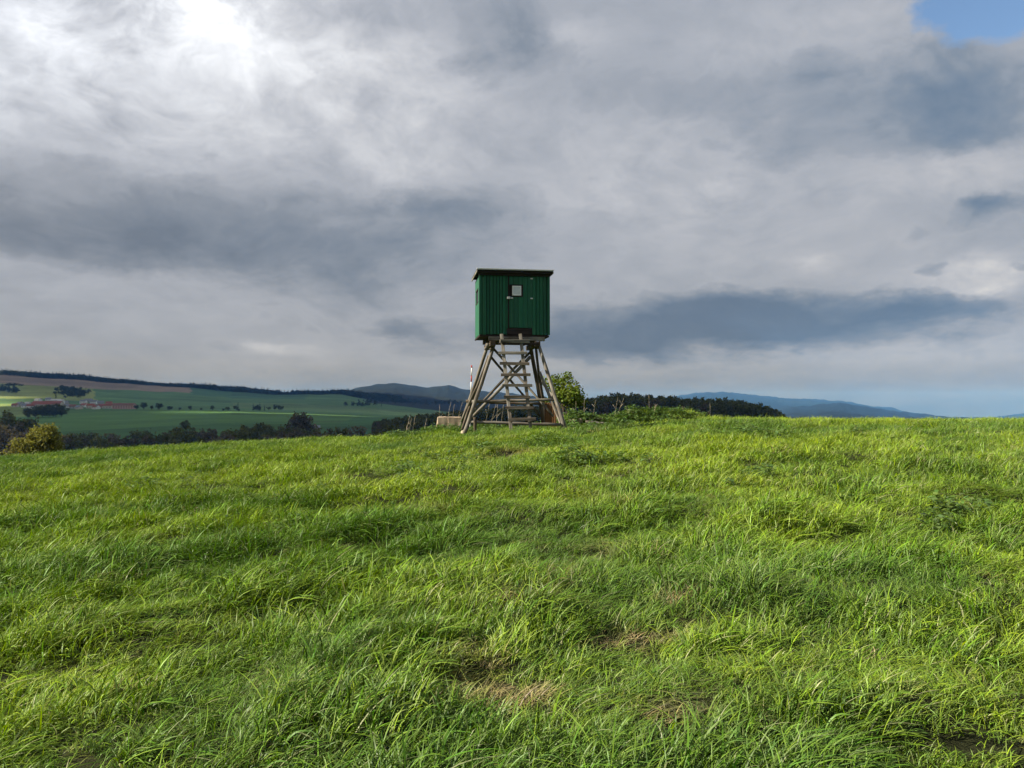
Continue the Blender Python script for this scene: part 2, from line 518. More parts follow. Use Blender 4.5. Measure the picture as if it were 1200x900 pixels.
M['green'] = mat_green()
M['white'] = mat_plain('white_paint', (0.74, 0.73, 0.72), 0.06, 9, 0.55)
M['curtain'] = mat_plain('pale_pane', (0.52, 0.54, 0.55), 0.15, 9, 0.25, 0.5)
M['dark_glass'] = mat_plain('dark_pane', (0.012, 0.013, 0.014), 0.2, 6, 0.45, 0.25)
M['metal'] = mat_plain('galvanised_metal', (0.50, 0.50, 0.48), 0.18, 8, 0.45, 0.5)
M['felt'] = mat_plain('roofing_felt', (0.045, 0.043, 0.043), 0.3, 12, 0.9)
M['concrete'] = mat_plain('weathered_concrete', (0.40, 0.31, 0.22), 0.28, 5, 0.9, bump_s=0.6)
M['stone'] = mat_plain('pale_fieldstone', (0.38, 0.32, 0.22), 0.4, 4, 0.9, bump_s=0.7)
M['rust'] = mat_plain('rusty_sheet', (0.17, 0.085, 0.035), 0.5, 7, 0.85, bump_s=0.6)
M['red'] = mat_plain('red_paint', (0.42, 0.045, 0.03), 0.15, 9, 0.5)
M['straw'] = mat_plain('dry_stalk', (0.50, 0.42, 0.28), 0.3, 8, 0.9)
M['earth'] = mat_plain('bare_earth', (0.09, 0.062, 0.04), 0.4, 6, 0.95, bump_s=0.8)


def mat_leaf(name, col, transl=0.35, attr=False, gloss=0.0, var=0.35, rough=0.5):
    """thin leaf: diffuse + light passing through; per-leaf variation from the 'rnd' mesh attribute"""
    m, t = new_mat(name)
    at = nd(t, 'ShaderNodeAttribute', attribute_name='rnd')
    oi = nd(t, 'ShaderNodeObjectInfo')
    if attr:
        ia = nd(t, 'ShaderNodeAttribute', attribute_name='tint', attribute_type='INSTANCER')
        base = ia.outputs['Color']
    else:
        rg = nd(t, 'ShaderNodeRGB'); rg.outputs[0].default_value = (*col, 1)
        base = rg.outputs[0]
        base = mixc(t, mth(t, 'MULTIPLY', oi.outputs['Random'], 0.35), base, tuple(c * 0.62 for c in col))
    s = nd(t, 'ShaderNodeSeparateColor')
    lk(t, at.outputs['Color'], s.inputs[0])
    k = mth(t, 'MULTIPLY_ADD', s.outputs[0], 2 * var, 1 - var)
    hs = nd(t, 'ShaderNodeHueSaturation')
    lk(t, base, hs.inputs['Color'])
    lk(t, k, hs.inputs['Value'])
    hs.inputs['Hue'].default_value = 0.5
    lk(t, mth(t, 'MULTIPLY_ADD', s.outputs[1], 0.042, 0.4745), hs.inputs['Hue'])
    lk(t, mth(t, 'MULTIPLY_ADD', s.outputs[2], -0.30, 1.10), hs.inputs['Saturation'])
    c = hs.outputs[0]
    if attr:                                   # the underside of a grass blade is paler and greyer
        ge = nd(t, 'ShaderNodeNewGeometry')
        c = mixc(t, mth(t, 'MULTIPLY', ge.outputs['Backfacing'], 0.09), c, (0.34, 0.37, 0.24))
    d = nd(t, 'ShaderNodeBsdfDiffuse'); lk(t, c, d.inputs['Color'])
    tr = nd(t, 'ShaderNodeBsdfTranslucent')
    tcx = mixc(t, 1.0, c, (1.0, 1.0, 0.55), 'MULTIPLY')
    lk(t, tcx, tr.inputs['Color'])
    mx = nd(t, 'ShaderNodeMixShader'); mx.inputs[0].default_value = transl
    lk(t, d.outputs[0], mx.inputs[1]); lk(t, tr.outputs[0], mx.inputs[2])
    out = mx.outputs[0]
    if gloss:
        g = nd(t, 'ShaderNodeBsdfGlossy'); g.inputs['Roughness'].default_value = rough
        g.inputs['Color'].default_value = (0.85, 0.9, 0.85, 1)
        m2 = nd(t, 'ShaderNodeMixShader'); m2.inputs[0].default_value = gloss
        lk(t, out, m2.inputs[1]); lk(t, g.outputs[0], m2.inputs[2])
        out = m2.outputs[0]
    o = nd(t, 'ShaderNodeOutputMaterial')
    lk(t, out, o.inputs['Surface'])
    return m


M['grass'] = mat_leaf('grass_blade', (0.1, 0.17, 0.03), 0.24, attr=True, gloss=0.016, var=0.62, rough=0.45)
M['weed'] = mat_leaf('weed_leaf', (0.095, 0.165, 0.034), 0.3, gloss=0.05)
M['shrub_leaf'] = mat_leaf('shrub_leaf', (0.125, 0.175, 0.032), 0.35, gloss=0.0, var=0.5)
M['spring_leaf'] = mat_leaf('spring_leaf', (0.185, 0.185, 0.050), 0.38, var=0.45)
M['oak_leaf'] = mat_leaf('dark_broadleaf', (0.130, 0.140, 0.055), 0.42, var=0.4)
M['bud_leaf'] = mat_leaf('brown_budding_twigs', (0.145, 0.122, 0.085), 0.42, var=0.4)
M['needle'] = mat_leaf('conifer_needles', (0.045, 0.072, 0.032), 0.1, var=0.4)
M['mixed_leaf'] = mat_leaf('mixed_wood_leaf', (0.120, 0.130, 0.048), 0.35, var=0.5)
M['far_wood'] = mat_leaf('far_wood_leaf', (0.070, 0.088, 0.040), 0.3, var=0.4)
M['bark'] = mat_plain('bark', (0.09, 0.07, 0.05), 0.35, 8, 0.9, bump_s=0.7)


def mat_ground():
    m, t = new_mat('land')
    at = nd(t, 'ShaderNodeAttribute', attribute_name='land')
    geo = nd(t, 'ShaderNodeNewGeometry')
    n1 = noise(t, geo.outputs['Position'], 0.013, 5, 0.6).outputs['Fac']
    n2 = noise(t, geo.outputs['Position'], 9.0, 5, 0.65).outputs['Fac']
    n3 = noise(t, geo.outputs['Position'], 95.0, 4, 0.7).outputs['Fac']
    k = mth(t, 'ADD', mth(t, 'MULTIPLY', n1, 0.5), mth(t, 'MULTIPLY', n2, 0.5))
    k = mth(t, 'MULTIPLY_ADD', mth(t, 'SUBTRACT', n3, 0.5), 1.1, k)
    c = mixc(t, 1.0, at.outputs['Color'], ramp(t, k, [(0.3, 0.6), (0.7, 1.4)]), 'MULTIPLY')
    return finish(m, t, c, 0.95, 0.1, mth(t, 'ADD', n2, n3), 0.8, 0.03)


M['land'] = mat_ground()

# ------------------------------------------------------------------ ground sheet (polar grid, out to the horizon)
az_f = np.linspace(R(-44), R(44), 860)
az_b = np.linspace(R(44), R(316), 120)[1:-1]
AZS = np.concatenate([az_f, az_b])
RS = np.concatenate([np.geomspace(0.4, 100, 190, endpoint=False), np.geomspace(100, 5500, 250, endpoint=False), np.geomspace(5500, 12800, 40)])
aa, rr = np.meshgrid(AZS, RS)
GX, GY = (rr * np.sin(aa)).ravel(), (rr * np.cos(aa)).ravel()
GZ = ground_z(GX, GY)
nA, nR = len(AZS), len(RS)
idx = np.arange(nA * nR).reshape(nR, nA)
q = np.stack([idx[:-1, :], np.roll(idx, -1, 1)[:-1, :], np.roll(idx, -1, 1)[1:, :], idx[1:, :]], -1).reshape(-1, 4)
GVx = np.concatenate([np.stack([GX, GY, GZ], -1), [[0, 0, gz(0, 0)]]])
me = np_mesh('ground', GVx, q[:, ::-1], [M['land']])
ground = bpy.data.objects.new('ground', me)
COL.objects.link(ground)
tag(ground, 'grassy hilltop falling to a valley of green fields and wooded hills', kind='structure')


def land_colour(X, Y):
    r, px, Yd = polar(X, Y)
    row = far_row(px, Yd)
    px = px + 7 * fbm(X / 90, Y / 90, 51, 3)
    row = row + 0.8 * fbm(X / 120, Y / 120, 52, 3)
    C = np.zeros((len(X), 3))
    C[:] = (0.050, 0.092, 0.030)                       # default crop green
    def put(mask, c, v=0.0):
        C[mask] = c
    left = px < 620
    farv = (Yd > 250)
    put(farv & left & (Yd < 700), (0.045, 0.105, 0.028))                                       # lower dark crop
    put(farv & left & (Yd >= 640 + (px - 200) * 0.6) & (Yd < 1250), (0.062, 0.130, 0.034))     # crop below village
    put(farv & left & (px > 395 + (Yd - 500) * 0.04) & (Yd > 420) & (Yd < 1150), (0.042, 0.105, 0.034))
    put(farv & left & (Yd >= 1250), (0.070, 0.140, 0.052))                                      # teal green fields
    put(farv & (px < 112) & (Yd >= 1650) & (Yd < 2350), (0.180, 0.215, 0.060))                  # light meadow
    put(farv & (px < 45) & (Yd >= 1000) & (Yd < 1500), (0.150, 0.200, 0.055))
    put(farv & (px < 60) & (Yd >= 1500) & (Yd < 1700), (0.080, 0.150, 0.050))
    b0 = 2280 + np.clip(px - 40, 0, 400) * 1.2
    put(farv & (px < 272) & (Yd >= b0) & (Yd < 2900), (0.185, 0.145, 0.105))                    # brown ploughland under the wood
    put(farv & (px > 225) & (px < 360) & (Yd >= 2350) & (Yd < 3100), (0.045, 0.105, 0.050))
    put(farv & left & (px > 270) & (Yd >= 1500) & (Yd < 2000), (0.105, 0.175, 0.065))
    put(farv & (Yd >= 2900) & (px < 330), (0.017, 0.025, 0.015))                                 # ridge woods
    put(farv & (Yd >= 3050) & (px >= 330), (0.017, 0.025, 0.015))
    put(farv & (Yd >= 2500) & (px >= 430), (0.010, 0.016, 0.010))
    put((Yd > 4000), (0.008, 0.013, 0.009))
    mp = (Yd > 6000) & (fbm(X / 900, Y / 900, 61, 3) > 0.42)
    put(mp, (0.018, 0.026, 0.014))
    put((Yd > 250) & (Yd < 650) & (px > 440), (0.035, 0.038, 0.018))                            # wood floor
    # parcels of the open land differ a little in tone
    ca, sa_ = math.cos(0.35), math.sin(0.35)
    U, W_ = X * ca + Y * sa_, -X * sa_ + Y * ca
    par = _hash(np.floor(U / 310), np.floor(W_ / 170 + 0.3 * np.floor(U / 310)), 5) - 0.5
    tone = 1 + 0.34 * par * (Yd < 4000) + 0.25 * fbm(X / 260, Y / 260, 66, 3) + 0.10 * np.sin(W_ / 4.5) * (Yd < 900)
    C *= (np.clip(tone, 0.6, 1.5) * np.where(Yd < 2850, 1.22, 1.0))[:, None]
    nearm = r < 140
    kk = fbm(X / 0.7, Y / 0.7, 71, 4)
    soil = np.stack([0.030 + 0.016 * kk, 0.034 + 0.016 * kk, 0.014 + 0.006 * kk], -1)
    C[nearm] = soil[nearm]
    bank = np.exp(-((X - 2.6) / 1.2) ** 2 - ((Y - 24.0) / 0.7) ** 2) > 0.35
    C[bank] = (0.075, 0.05, 0.032)
    return C


lc = land_colour(np.append(GX, 0.0), np.append(GY, 0.0))
at = me.attributes.new('land', 'FLOAT_COLOR', 'POINT')
at.data.foreach_set('color', np.concatenate([lc, np.ones((len(lc), 1))], 1).astype(np.float32).ravel())


# ------------------------------------------------------------------ geometry-node scatter for what nobody could count
def scatter(name, pts, rots, scales, pick, tints, variants, label, cat):
    n = len(pts)
    me = bpy.data.meshes.new(name)
    me.vertices.add(n)
    me.vertices.foreach_set('co', np.asarray(pts, dtype=np.float32).ravel())
    for nm, ty, fld, arr in (('rot', 'FLOAT_VECTOR', 'vector', rots), ('scl', 'FLOAT_VECTOR', 'vector', scales), ('pick', 'INT', 'value', pick), ('tint', 'FLOAT_COLOR', 'color', tints)):
        a = me.attributes.new(nm, ty, 'POINT')
        a.data.foreach_set(fld, np.asarray(arr, dtype=np.int32 if ty == 'INT' else np.float32).ravel())
    me.update()
    o = bpy.data.objects.new(name, me)
    COL.objects.link(o)
    cl = bpy.data.collections.new(name + '_kinds')
    for k, v in enumerate(variants):
        v.name = '%s_kind_%02d' % (name, k)
        cl.objects.link(v)
    g = bpy.data.node_groups.new(name + '_scatter', 'GeometryNodeTree')
    g.interface.new_socket('Geometry', in_out='INPUT', socket_type='NodeSocketGeometry')
    g.interface.new_socket('Geometry', in_out='OUTPUT', socket_type='NodeSocketGeometry')
    gi = g.nodes.new('NodeGroupInput'); go = g.nodes.new('NodeGroupOutput')
    iop = g.nodes.new('GeometryNodeInstanceOnPoints')
    ci = g.nodes.new('GeometryNodeCollectionInfo')
    ci.inputs['Collection'].default_value = cl
    ci.inputs['Separate Children'].default_value = True
    ci.inputs['Reset Children'].default_value = True
    iop.inputs['Pick Instance'].default_value = True

    def named(nm, dt):
        a = g.nodes.new('GeometryNodeInputNamedAttribute')
        a.data_type = dt
        a.inputs['Name'].default_value = nm
        return a.outputs['Attribute']
    e2r = g.nodes.new('FunctionNodeEulerToRotation')
    g.links.new(named('rot', 'FLOAT_VECTOR'), e2r.inputs[0])
    g.links.new(gi.outputs[0], iop.inputs['Points'])
    g.links.new(ci.outputs[0], iop.inputs['Instance'])
    g.links.new(named('pick', 'INT'), iop.inputs['Instance Index'])
    g.links.new(e2r.outputs[0], iop.inputs['Rotation'])
    g.links.new(named('scl', 'FLOAT_VECTOR'), iop.inputs['Scale'])
    g.links.new(iop.outputs[0], go.inputs[0])
    md = o.modifiers.new('scatter', 'NODES')
    md.node_group = g
    tag(o, label, cat, kind='stuff')
    return o


def leafy(name, V, F, rnd, mats, midx=None):
    """unlinked mesh object from vertex/face lists with a per-vertex 'rnd' colour"""
    me = bpy.data.meshes.new(name)
    me.from_pydata(V, [], F)
    for m in mats:
        me.materials.append(m)
    a = me.attributes.new('rnd', 'FLOAT_COLOR', 'POINT')
    a.data.foreach_set('color', np.asarray(rnd, dtype=np.float32).ravel())
    if midx is not None:
        me.polygons.foreach_set('material_index', np.asarray(midx, dtype=np.int32))
    me.polygons.foreach_set('use_smooth', np.ones(len(me.polygons), dtype=bool))
    me.update()
    return bpy.data.objects.new(name, me)


def grass_tuft(rn, n, rad, lmin, lmax, wmin, wmax, segs, lean=(0.2, 0.9), spread=1.1, dry=0.018):
    """blades that rise, arch over and droop at the tip, mostly to the lee side (+x)"""
    V, F, C = [], [], []
    for _ in range(n):
        a0 = rn.uniform(0, 2 * math.pi); r0 = rad * math.sqrt(rn.random())
        bx, by = r0 * math.cos(a0), r0 * math.sin(a0)
        L = (lmin + (lmax - lmin) * rn.random() ** 1.3) * (1 - 0.25 * r0 / rad)
        th = rn.gauss(0, spread)
        ln = rn.uniform(*lean)
        arch = rn.uniform(0.18, 0.68)
        cx, sx = math.cos(th), math.sin(th)
        veer = rn.gauss(0, 0.25)
        w = rn.uniform(wmin, wmax)
        tw = rn.uniform(-1.0, 1.0)
        c = (rn.random(), rn.random(), rn.random() ** 2, 1.0)
        if rn.random() < dry:
            c = (1.0, -0.9, 1.9, 1.0)
        b = len(V)
        for i in range(segs + 1):
            f = i / segs
            off = L * ln * (0.35 * f + 0.65 * f ** 2)
            z = L * (f - arch * f ** 2.4) * (1 - 0.18 * ln)
            vx = veer * L * f * f
            x, y = bx + cx * off - sx * vx, by + sx * off + cx * vx
            if i == segs:
                V.append((x, y, z)); C.append(c)
            else:
                t2 = tw * (1 - 0.5 * f)
                sid = (-sx * math.cos(t2), cx * math.cos(t2), math.sin(t2) * 0.7)
                ww = w * 0.5 * (0.7 + 0.6 * f if f < 0.5 else 1.0 * (1 - (f - 0.5) * 1.4))
                V.append((x - sid[0] * ww, y - sid[1] * ww, z - sid[2] * ww)); C.append(c)
                V.append((x + sid[0] * ww, y + sid[1] * ww, z + sid[2] * ww)); C.append(c)
        for i in range(segs - 1):
            k = b + 2 * i
            F.append((k, k + 1, k + 3, k + 2))
        k = b + 2 * (segs - 1)
        F.append((k, k + 1, k + 2))
    return V, F, C


rn = random.Random(11)
near_kinds = []
for k in range(12):
    V, F, C = grass_tuft(rn, 58, 0.10, 0.05, 0.225, 0.0028, 0.007, 6, lean=(0.3, 1.25) if k % 2 else (0.1, 0.8), spread=1.2 if k % 3 else 0.6)
    near_kinds.append(leafy('tuft', V, F, C, [M['grass']]))
mid_kinds = []
for k in range(8):
    V, F, C = grass_tuft(rn, 66, 0.15, 0.05, 0.21, 0.0035, 0.008, 4, lean=(0.3, 1.2) if k % 2 else (0.1, 0.8))
    mid_kinds.append(leafy('tuft', V, F, C, [M['grass']]))

# worn, dry spots of the field: (photo pixel, radius in metres)
BARE = []
for px, py, rx, ry in ((590, 822, 0.17, 0.10), (558, 782, 0.11, 0.09), (745, 752, 0.24, 0.09), (608, 697, 0.15, 0.11), (655, 673, 0.15, 0.12), (800, 703, 0.10, 0.08), (795, 828, 0.12, 0.09),
                       (545, 760, 0.08, 0.06), (595, 535, 0.35, 0.22), (720, 560, 0.2, 0.2), (640, 830, 0.08, 0.07), (562, 806, 0.12, 0.09), (690, 760, 0.10, 0.06)):
    x, y = on_ground(px, py, 2.0, 30)
    BARE.append((x, y, rx, ry))


def grass_points(y0, y1, dens, margin, seed):
    rng = np.random.default_rng(seed)
    hw = 0.72 * y1 + margin
    n = int(dens * 2 * hw * (y1 - y0))
    X = rng.uniform(-hw, hw, n); Y = rng.uniform(y0, y1, n)
    keep = np.abs(X) < 0.72 * np.maximum(Y, 0) + margin
    return X[keep], Y[keep], rng


def grass_layer(name, y0, y1, dens, margin, seed, kinds, hs, label):
    X, Y, rng = grass_points(y0, y1, dens, margin, seed)
    # tussocks: height, lean and colour vary over decimetres to metres
    hgt = 0.98 + 1.9 * fbm(X / 0.62, Y / 0.42, 101, 3) + 0.5 * fbm(X / 3.5, Y / 3.5, 102, 2)
    bare = np.zeros(len(X))
    for bx, by, rx, ry in BARE:
        dd = ((X - bx) / rx) ** 2 + ((Y - by) / ry) ** 2
        bare = np.maximum(bare, np.exp(-dd * (0.9 + 0.9 * fbm(X / 0.15, Y / 0.15, 103, 2))))
    trod = np.exp(-((X - 0.05) / 1.6) ** 2 - ((Y - 20.2) / 1.4) ** 2)          # under the hide
    hgt = np.clip(hgt, np.interp(Y, [4, 8], [0.66, 0.48]), 1.7) * (1 - 0.66 * bare) * (1 - 0.45 * trod)
    hgt = hgt * np.interp(Y, [0, 2.5, 5], [0.65, 0.8, 1.0])
    thatch = rng.random(len(X)) < (0.38 if y1 < 10 else 0.0)                  # low undergrowth that hides the soil
    hgt = np.where(thatch, 0.42, hgt)
    keep = rng.random(len(X)) > bare * 0.45
    X, Y, hgt, bare, thatch = X[keep], Y[keep], hgt[keep], bare[keep], thatch[keep]
    n = len(X)
    Z = ground_z(X, Y) - 0.01
    wind = 0.15 + 1.5 * fbm(X / 2.2, Y / 2.2, 104, 2) + 1.1 * fbm(X / 0.5, Y / 0.5, 105, 2) + rng.normal(0, 0.35, n)
    loose = rng.random(n) < 0.12
    wind[loose] = rng.uniform(-3.14, 3.14, loose.sum())
    rot = np.stack([rng.normal(0, 0.12, n), rng.normal(0.10, 0.16, n), wind], -1)
    w = rng.uniform(0.85, 1.25, n)
    scl = np.stack([w * (0.55 + 0.45 * hgt), w * (0.55 + 0.45 * hgt), hgt * rng.uniform(0.8, 1.2, n)], -1) * hs
    a = np.clip(0.5 + 1.1 * fbm(X / 1.3, Y / 1.3, 106, 3) + 0.9 * fbm(X / 6.0, Y / 6.0, 107, 2) + rng.normal(0, 0.2, n) + 0.022 * X, 0, 1)[:, None]
    deep = np.array((0.067, 0.152, 0.006)); yel = np.array((0.200, 0.305, 0.009))
    c = deep * (1 - a) + yel * a
    dryk = np.clip(thatch * rng.uniform(-.6, .5, n) + bare * 1.5 + 0.9 * np.clip(fbm(X / 0.8, Y / 0.8, 108, 3) - 0.42, 0, 1) + (rng.random(n) < 0.006) * 0.7, 0, 1)[:, None]
    c = c * (1 - dryk) + np.array((0.26, 0.205, 0.095)) * dryk
    tint = np.concatenate([c, np.ones((n, 1))], 1)
    return scatter(name, np.stack([X, Y, Z], -1), rot, scl, rng.integers(0, len(kinds), n), tint, kinds, label, 'grass')


grass_layer('meadow_grass', -1.2, 8.5, 215, 1.6, 1, near_kinds, 1.0, 'tall green wind-combed grass in the foreground of the hilltop')
grass_layer('hilltop_grass', 8.3, 24, 90, 2.0, 2, mid_kinds, 1.0, 'green meadow grass rising to the hide on the hilltop')
far_kinds = []
for k in range(6):
    V, F, C = grass_tuft(rn, 70, 0.24, 0.06, 0.21, 0.005, 0.010, 3, lean=(0.2, 1.0))
    far_kinds.append(leafy('tuft', V, F, C, [M['grass']]))
grass_layer('crest_grass', 23.6, 62, 34, 3.0, 3, far_kinds, 1.0, 'bright green grass along the crest of the hill')

# broad-leaved weeds in the meadow and on the earth bank
weed_kinds = []
for k in range(6):
    V, F, C = [], [], []
    for _ in range(46):
        a = rn.uniform(0, 6.283); r0 = 0.16 * math.sqrt(rn.random()); z = rn.uniform(0.02, 0.32) * (1 - r0 * 2)
        ln = rn.uniform(0.05, 0.12); w = ln * rn.uniform(0.3, 0.45); up = rn.uniform(-0.3, 0.8); th = a + rn.gauss(0, 0.6)
        d = Vector((math.cos(th), math.sin(th), up)).normalized(); s = Vector((-math.sin(th), math.cos(th), rn.uniform(-.3, .3)))
        p = Vector((r0 * math.cos(a), r0 * math.sin(a), z)); b = len(V)
        for q_ in (p, p + d * ln * .4 + s * w, p + d * ln - Vector((0, 0, ln * .25)), p + d * ln * .4 - s * w):
            V.append(tuple(q_))
        c = (rn.random(), rn.random(), rn.random() ** 2, 1)
        C += [c] * 4
        F.append((b, b + 1, b + 2, b + 3))
    weed_kinds.append(leafy('weed', V, F, C, [M['weed']]))
wx, wy, ws = [], [], []
for bx, by, lx, ly, n, s in ((5.0, 26.2, 1.6, 0.6, 110, 0.8), (3.4, 26.0, 1.5, 0.6, 120, 0.8), (2.1, 24.4, 1.0, 0.5, 110, 0.9), (-1.9, 20.9, 1.0, 0.5, 70, 0.7), (0.4, 23.2, 2.6, 0.8, 150, 0.9), (1.4, 22.6, 0.6, 0.5, 50, 0.9)):
    wx += list(RNG.normal(bx, lx * .62, n)); wy += list(RNG.normal(by, ly * .62, n)); ws += list(RNG.uniform(0.6, 1.25, n) * s)
for px, py, n, s, sp in ((1095, 602, 9, 0.6, 0.2), (885, 560, 6, 0.55, 0.15), (1000, 590, 5, 0.5, 0.2), (170, 572, 8, 0.6, 0.3), (690, 548, 14, 0.8, 0.4), (880, 515, 12, .8, .4), (562, 507, 10, 0.7, .25),
                         (640, 520, 8, .7, .3), (540, 540, 10, .7, .4), (1040, 520, 12, .7, .5), (480, 560, 8, .6, .4), (740, 505, 12, .7, .4), (330, 620, 6, .5, .3)):
    x, y = on_ground(px, py, 2.0, 30)
    wx += list(RNG.normal(x, sp, n)); wy += list(RNG.normal(y, sp, n)); ws += list(RNG.uniform(0.6, 1.2, n) * s)
ky = RNG.uniform(8.5, 20, 260); kx = RNG.uniform(-.72, .72, 260) * ky
wx += list(kx); wy += list(ky); ws += list(RNG.uniform(0.2, 0.42, 260))
wx, wy, ws = np.array(wx), np.array(wy), np.array(ws)
n = len(wx)
scatter('weed_cover', np.stack([wx, wy, ground_z(wx, wy)], -1), np.stack([RNG.normal(0, .1, n), RNG.normal(0, .1, n), RNG.uniform(0, 6.28, n)], -1),
        np.stack([ws, ws, ws], -1), RNG.integers(0, 6, n), np.ones((n, 4)), weed_kinds, 'dark broad-leaved weeds on the earth bank and among the grass', 'weeds')


# ------------------------------------------------------------------ trees
def tree_geo(seed, h, rx, rz, trunk_h, clumps, per, leaf, kind='broad', trunk_r=None):
    """returns trunk (V,F) and crown (V,F,C): limbs leading to clumps of leaf-sized faces, gaps between"""
    r = random.Random(seed)
    TV, TF, V, F, C = [], [], [], [], []

    def limb(p0, p1, r0, r1, n=6, bend=0.1):
        p0, p1 = Vector(p0), Vector(p1)
        ax = (p1 - p0)
        if ax.length < 1e-6:
            return
        sx = ax.orthogonal().normalized(); sy = ax.normalized().cross(sx)
        off = (sx * r.uniform(-1, 1) + sy * r.uniform(-1, 1)) * bend * ax.length
        b = len(TV); seg = 3
        for i in range(seg + 1):
            f = i / seg
            c = p0 + ax * f + off * math.sin(math.pi * f)
            rr_ = r0 + (r1 - r0) * f
            for k in range(n):
                a = 6.2832 * k / n
                TV.append(tuple(c + sx * math.cos(a) * rr_ + sy * math.sin(a) * rr_))
        for i in range(seg):
            for k in range(n):
                TF.append((b + i * n + k, b + i * n + (k + 1) % n, b + (i + 1) * n + (k + 1) % n, b + (i + 1) * n + k))

    tr = trunk_r or h * 0.022
    cz = trunk_h + rz
    limb((0, 0, -0.4), (r.uniform(-.1, .1) * rx, r.uniform(-.1, .1) * rx, trunk_h + rz * 0.9), tr, tr * 0.45, 7, 0.05)
    if kind == 'conifer':
        limb((0, 0, trunk_h), (0, 0, h), tr * 0.8, tr * 0.1, 5, 0.01)
        lay = clumps
        for i in range(lay):
            f = (i + r.random()) / lay
            zz = trunk_h + (h - trunk_h) * f
            rad = rx * (1 - f) ** 0.8 * r.uniform(0.75, 1.15) + 0.05
            for k in range(per):
                a = r.uniform(0, 6.283); q_ = rad * math.sqrt(r.uniform(0.05, 1))
                p = Vector((q_ * math.cos(a), q_ * math.sin(a), zz - q_ * 0.35 + r.gauss(0, 0.15)))
                d = Vector((math.cos(a), math.sin(a), -0.45)).normalized(); s = Vector((-math.sin(a), math.cos(a), r.uniform(-.3, .3)))
                l_ = leaf * r.uniform(0.7, 1.4); b = len(V)
                for w_ in (p - d * l_ * .6, p + s * l_ * .35, p + d * l_ * .6, p - s * l_ * .35):
                    V.append(tuple(w_))
                c = (r.random(), r.random(), r.random() ** 2, 1); C += [c] * 4
                F.append((b, b + 1, b + 2, b + 3))
        return TV, TF, V, F, C
    for j in range(clumps):
        a = r.uniform(0, 6.283); u = r.uniform(-0.92, 1); rad = r.random() ** 0.45
        wob = 1 + 0.42 * math.sin(3 * a + seed) * r.random()
        cpos = Vector((rx * rad * math.sqrt(max(0.02, 1 - u * u)) * math.cos(a) * wob, rx * rad * math.sqrt(max(0.02, 1 - u * u)) * math.sin(a) * wob, cz + rz * rad * u))
        if j % 2 == 0 and j < 44:
            limb((0, 0, trunk_h * 0.8 + r.random() * rz * 0.7), cpos, tr * 0.35, tr * 0.06, 5, 0.12)
        sz = r.uniform(0.16, 0.34) * rx
        br = r.uniform(-0.15, 0.15)
        for k in range(per):
            d3 = Vector((r.gauss(0, 1), r.gauss(0, 1), r.gauss(0, .8)))
            p = cpos + Vector((max(-1.9, min(1.9, d3.x)), max(-1.9, min(1.9, d3.y)), max(-1.7, min(1.7, d3.z)))) * sz * 0.60
            nrm = (d3.normalized() + Vector((r.gauss(0, .8), r.gauss(0, .8), r.gauss(0, .8) + .3))).normalized()
            s = nrm.orthogonal().normalized(); s.rotate(Matrix.Rotation(r.uniform(0, 6.28), 3, nrm)); d = nrm.cross(s)
            l_ = leaf * r.uniform(0.6, 1.3); b = len(V)
            for w_ in (p - d * l_ * .6, p + s * l_ * .38, p + d * l_ * .6 - nrm * l_ * .2, p - s * l_ * .38):
                V.append(tuple(w_))
            c = (min(1, max(0, r.random() + br)), r.random(), r.random() ** 2, 1); C += [c] * 4
            F.append((b, b + 1, b + 2, b + 3))
    return TV, TF, V, F, C


def make_tree(name, loc, geo, leafmat, label, cat, group=None, rz=0.0, sc=1.0):
    TV, TF, V, F, C = geo
    root = empty(name, loc)
    root.rotation_euler = (0, 0, rz)
    root.scale = (sc, sc, sc) if isinstance(sc, (int, float)) else sc
    tag(root, label, cat, group)
    mesh_obj('trunk', TV, TF, M['bark'], root, smooth=True)
    cr = leafy('crown', V, F, C, [leafmat])
    COL.objects.link(cr)
    cr.parent = root
    return root


def copy_tree(o, loc, rz, sc):
    c = o.copy()
    COL.objects.link(c)
    c.location = loc
    c.rotation_euler = (0, 0, rz)
    c.scale = (sc, sc, sc) if isinstance(sc, (int, float)) else sc
    for ch in list(o.children):
        k = ch.copy()
        COL.objects.link(k)
        k.parent = c
    return c


def joined_tree(geo, leafmat):
    TV, TF, V, F, C = geo
    n = len(TV)
    VV = TV + V
    FF = TF + [tuple(i + n for i in f) for f in F]
    CC = [(0.5, 0.5, 0.2, 1)] * n + C
    return leafy('tree', VV, FF, CC, [M['bark'], leafmat], [0] * len(TF) + [1] * len(F))


# shrub beside the hide
p = P(661, 470, 28.5)
base = gz(p.x, p.y)
top = P(661, 436.5, 28.5).z
g_ = tree_geo(5, top - base, 0.82, 0.72, top - base - 1.5, 30, 120, 0.085, trunk_r=0.05)
make_tree('young_tree', (p.x, p.y, base), g_, M['shrub_leaf'], 'small leafy green tree just right of the hide on stilts', 'tree')

# rounded spring bush below the crest on the left
p = P(49, 500, 50)
base = gz(p.x, p.y)
top = P(49, 496, 50).z
h = top - base
g_ = tree_geo(8, h, 1.28, h * 0.46, h * 0.06, 100, 170, 0.135, trunk_r=0.1)
make_tree('rounded_bush', (p.x, p.y, base), g_, M['spring_leaf'], 'sunlit rounded yellow-green bush at the edge of the hill', 'bush')

# belt of trees along the valley floor, each tree a thing
belt_src = {}
B_BROWN = 'brown budding tree in the belt along the valley floor'
B_GREEN = 'dark green tree in the belt along the valley floor'


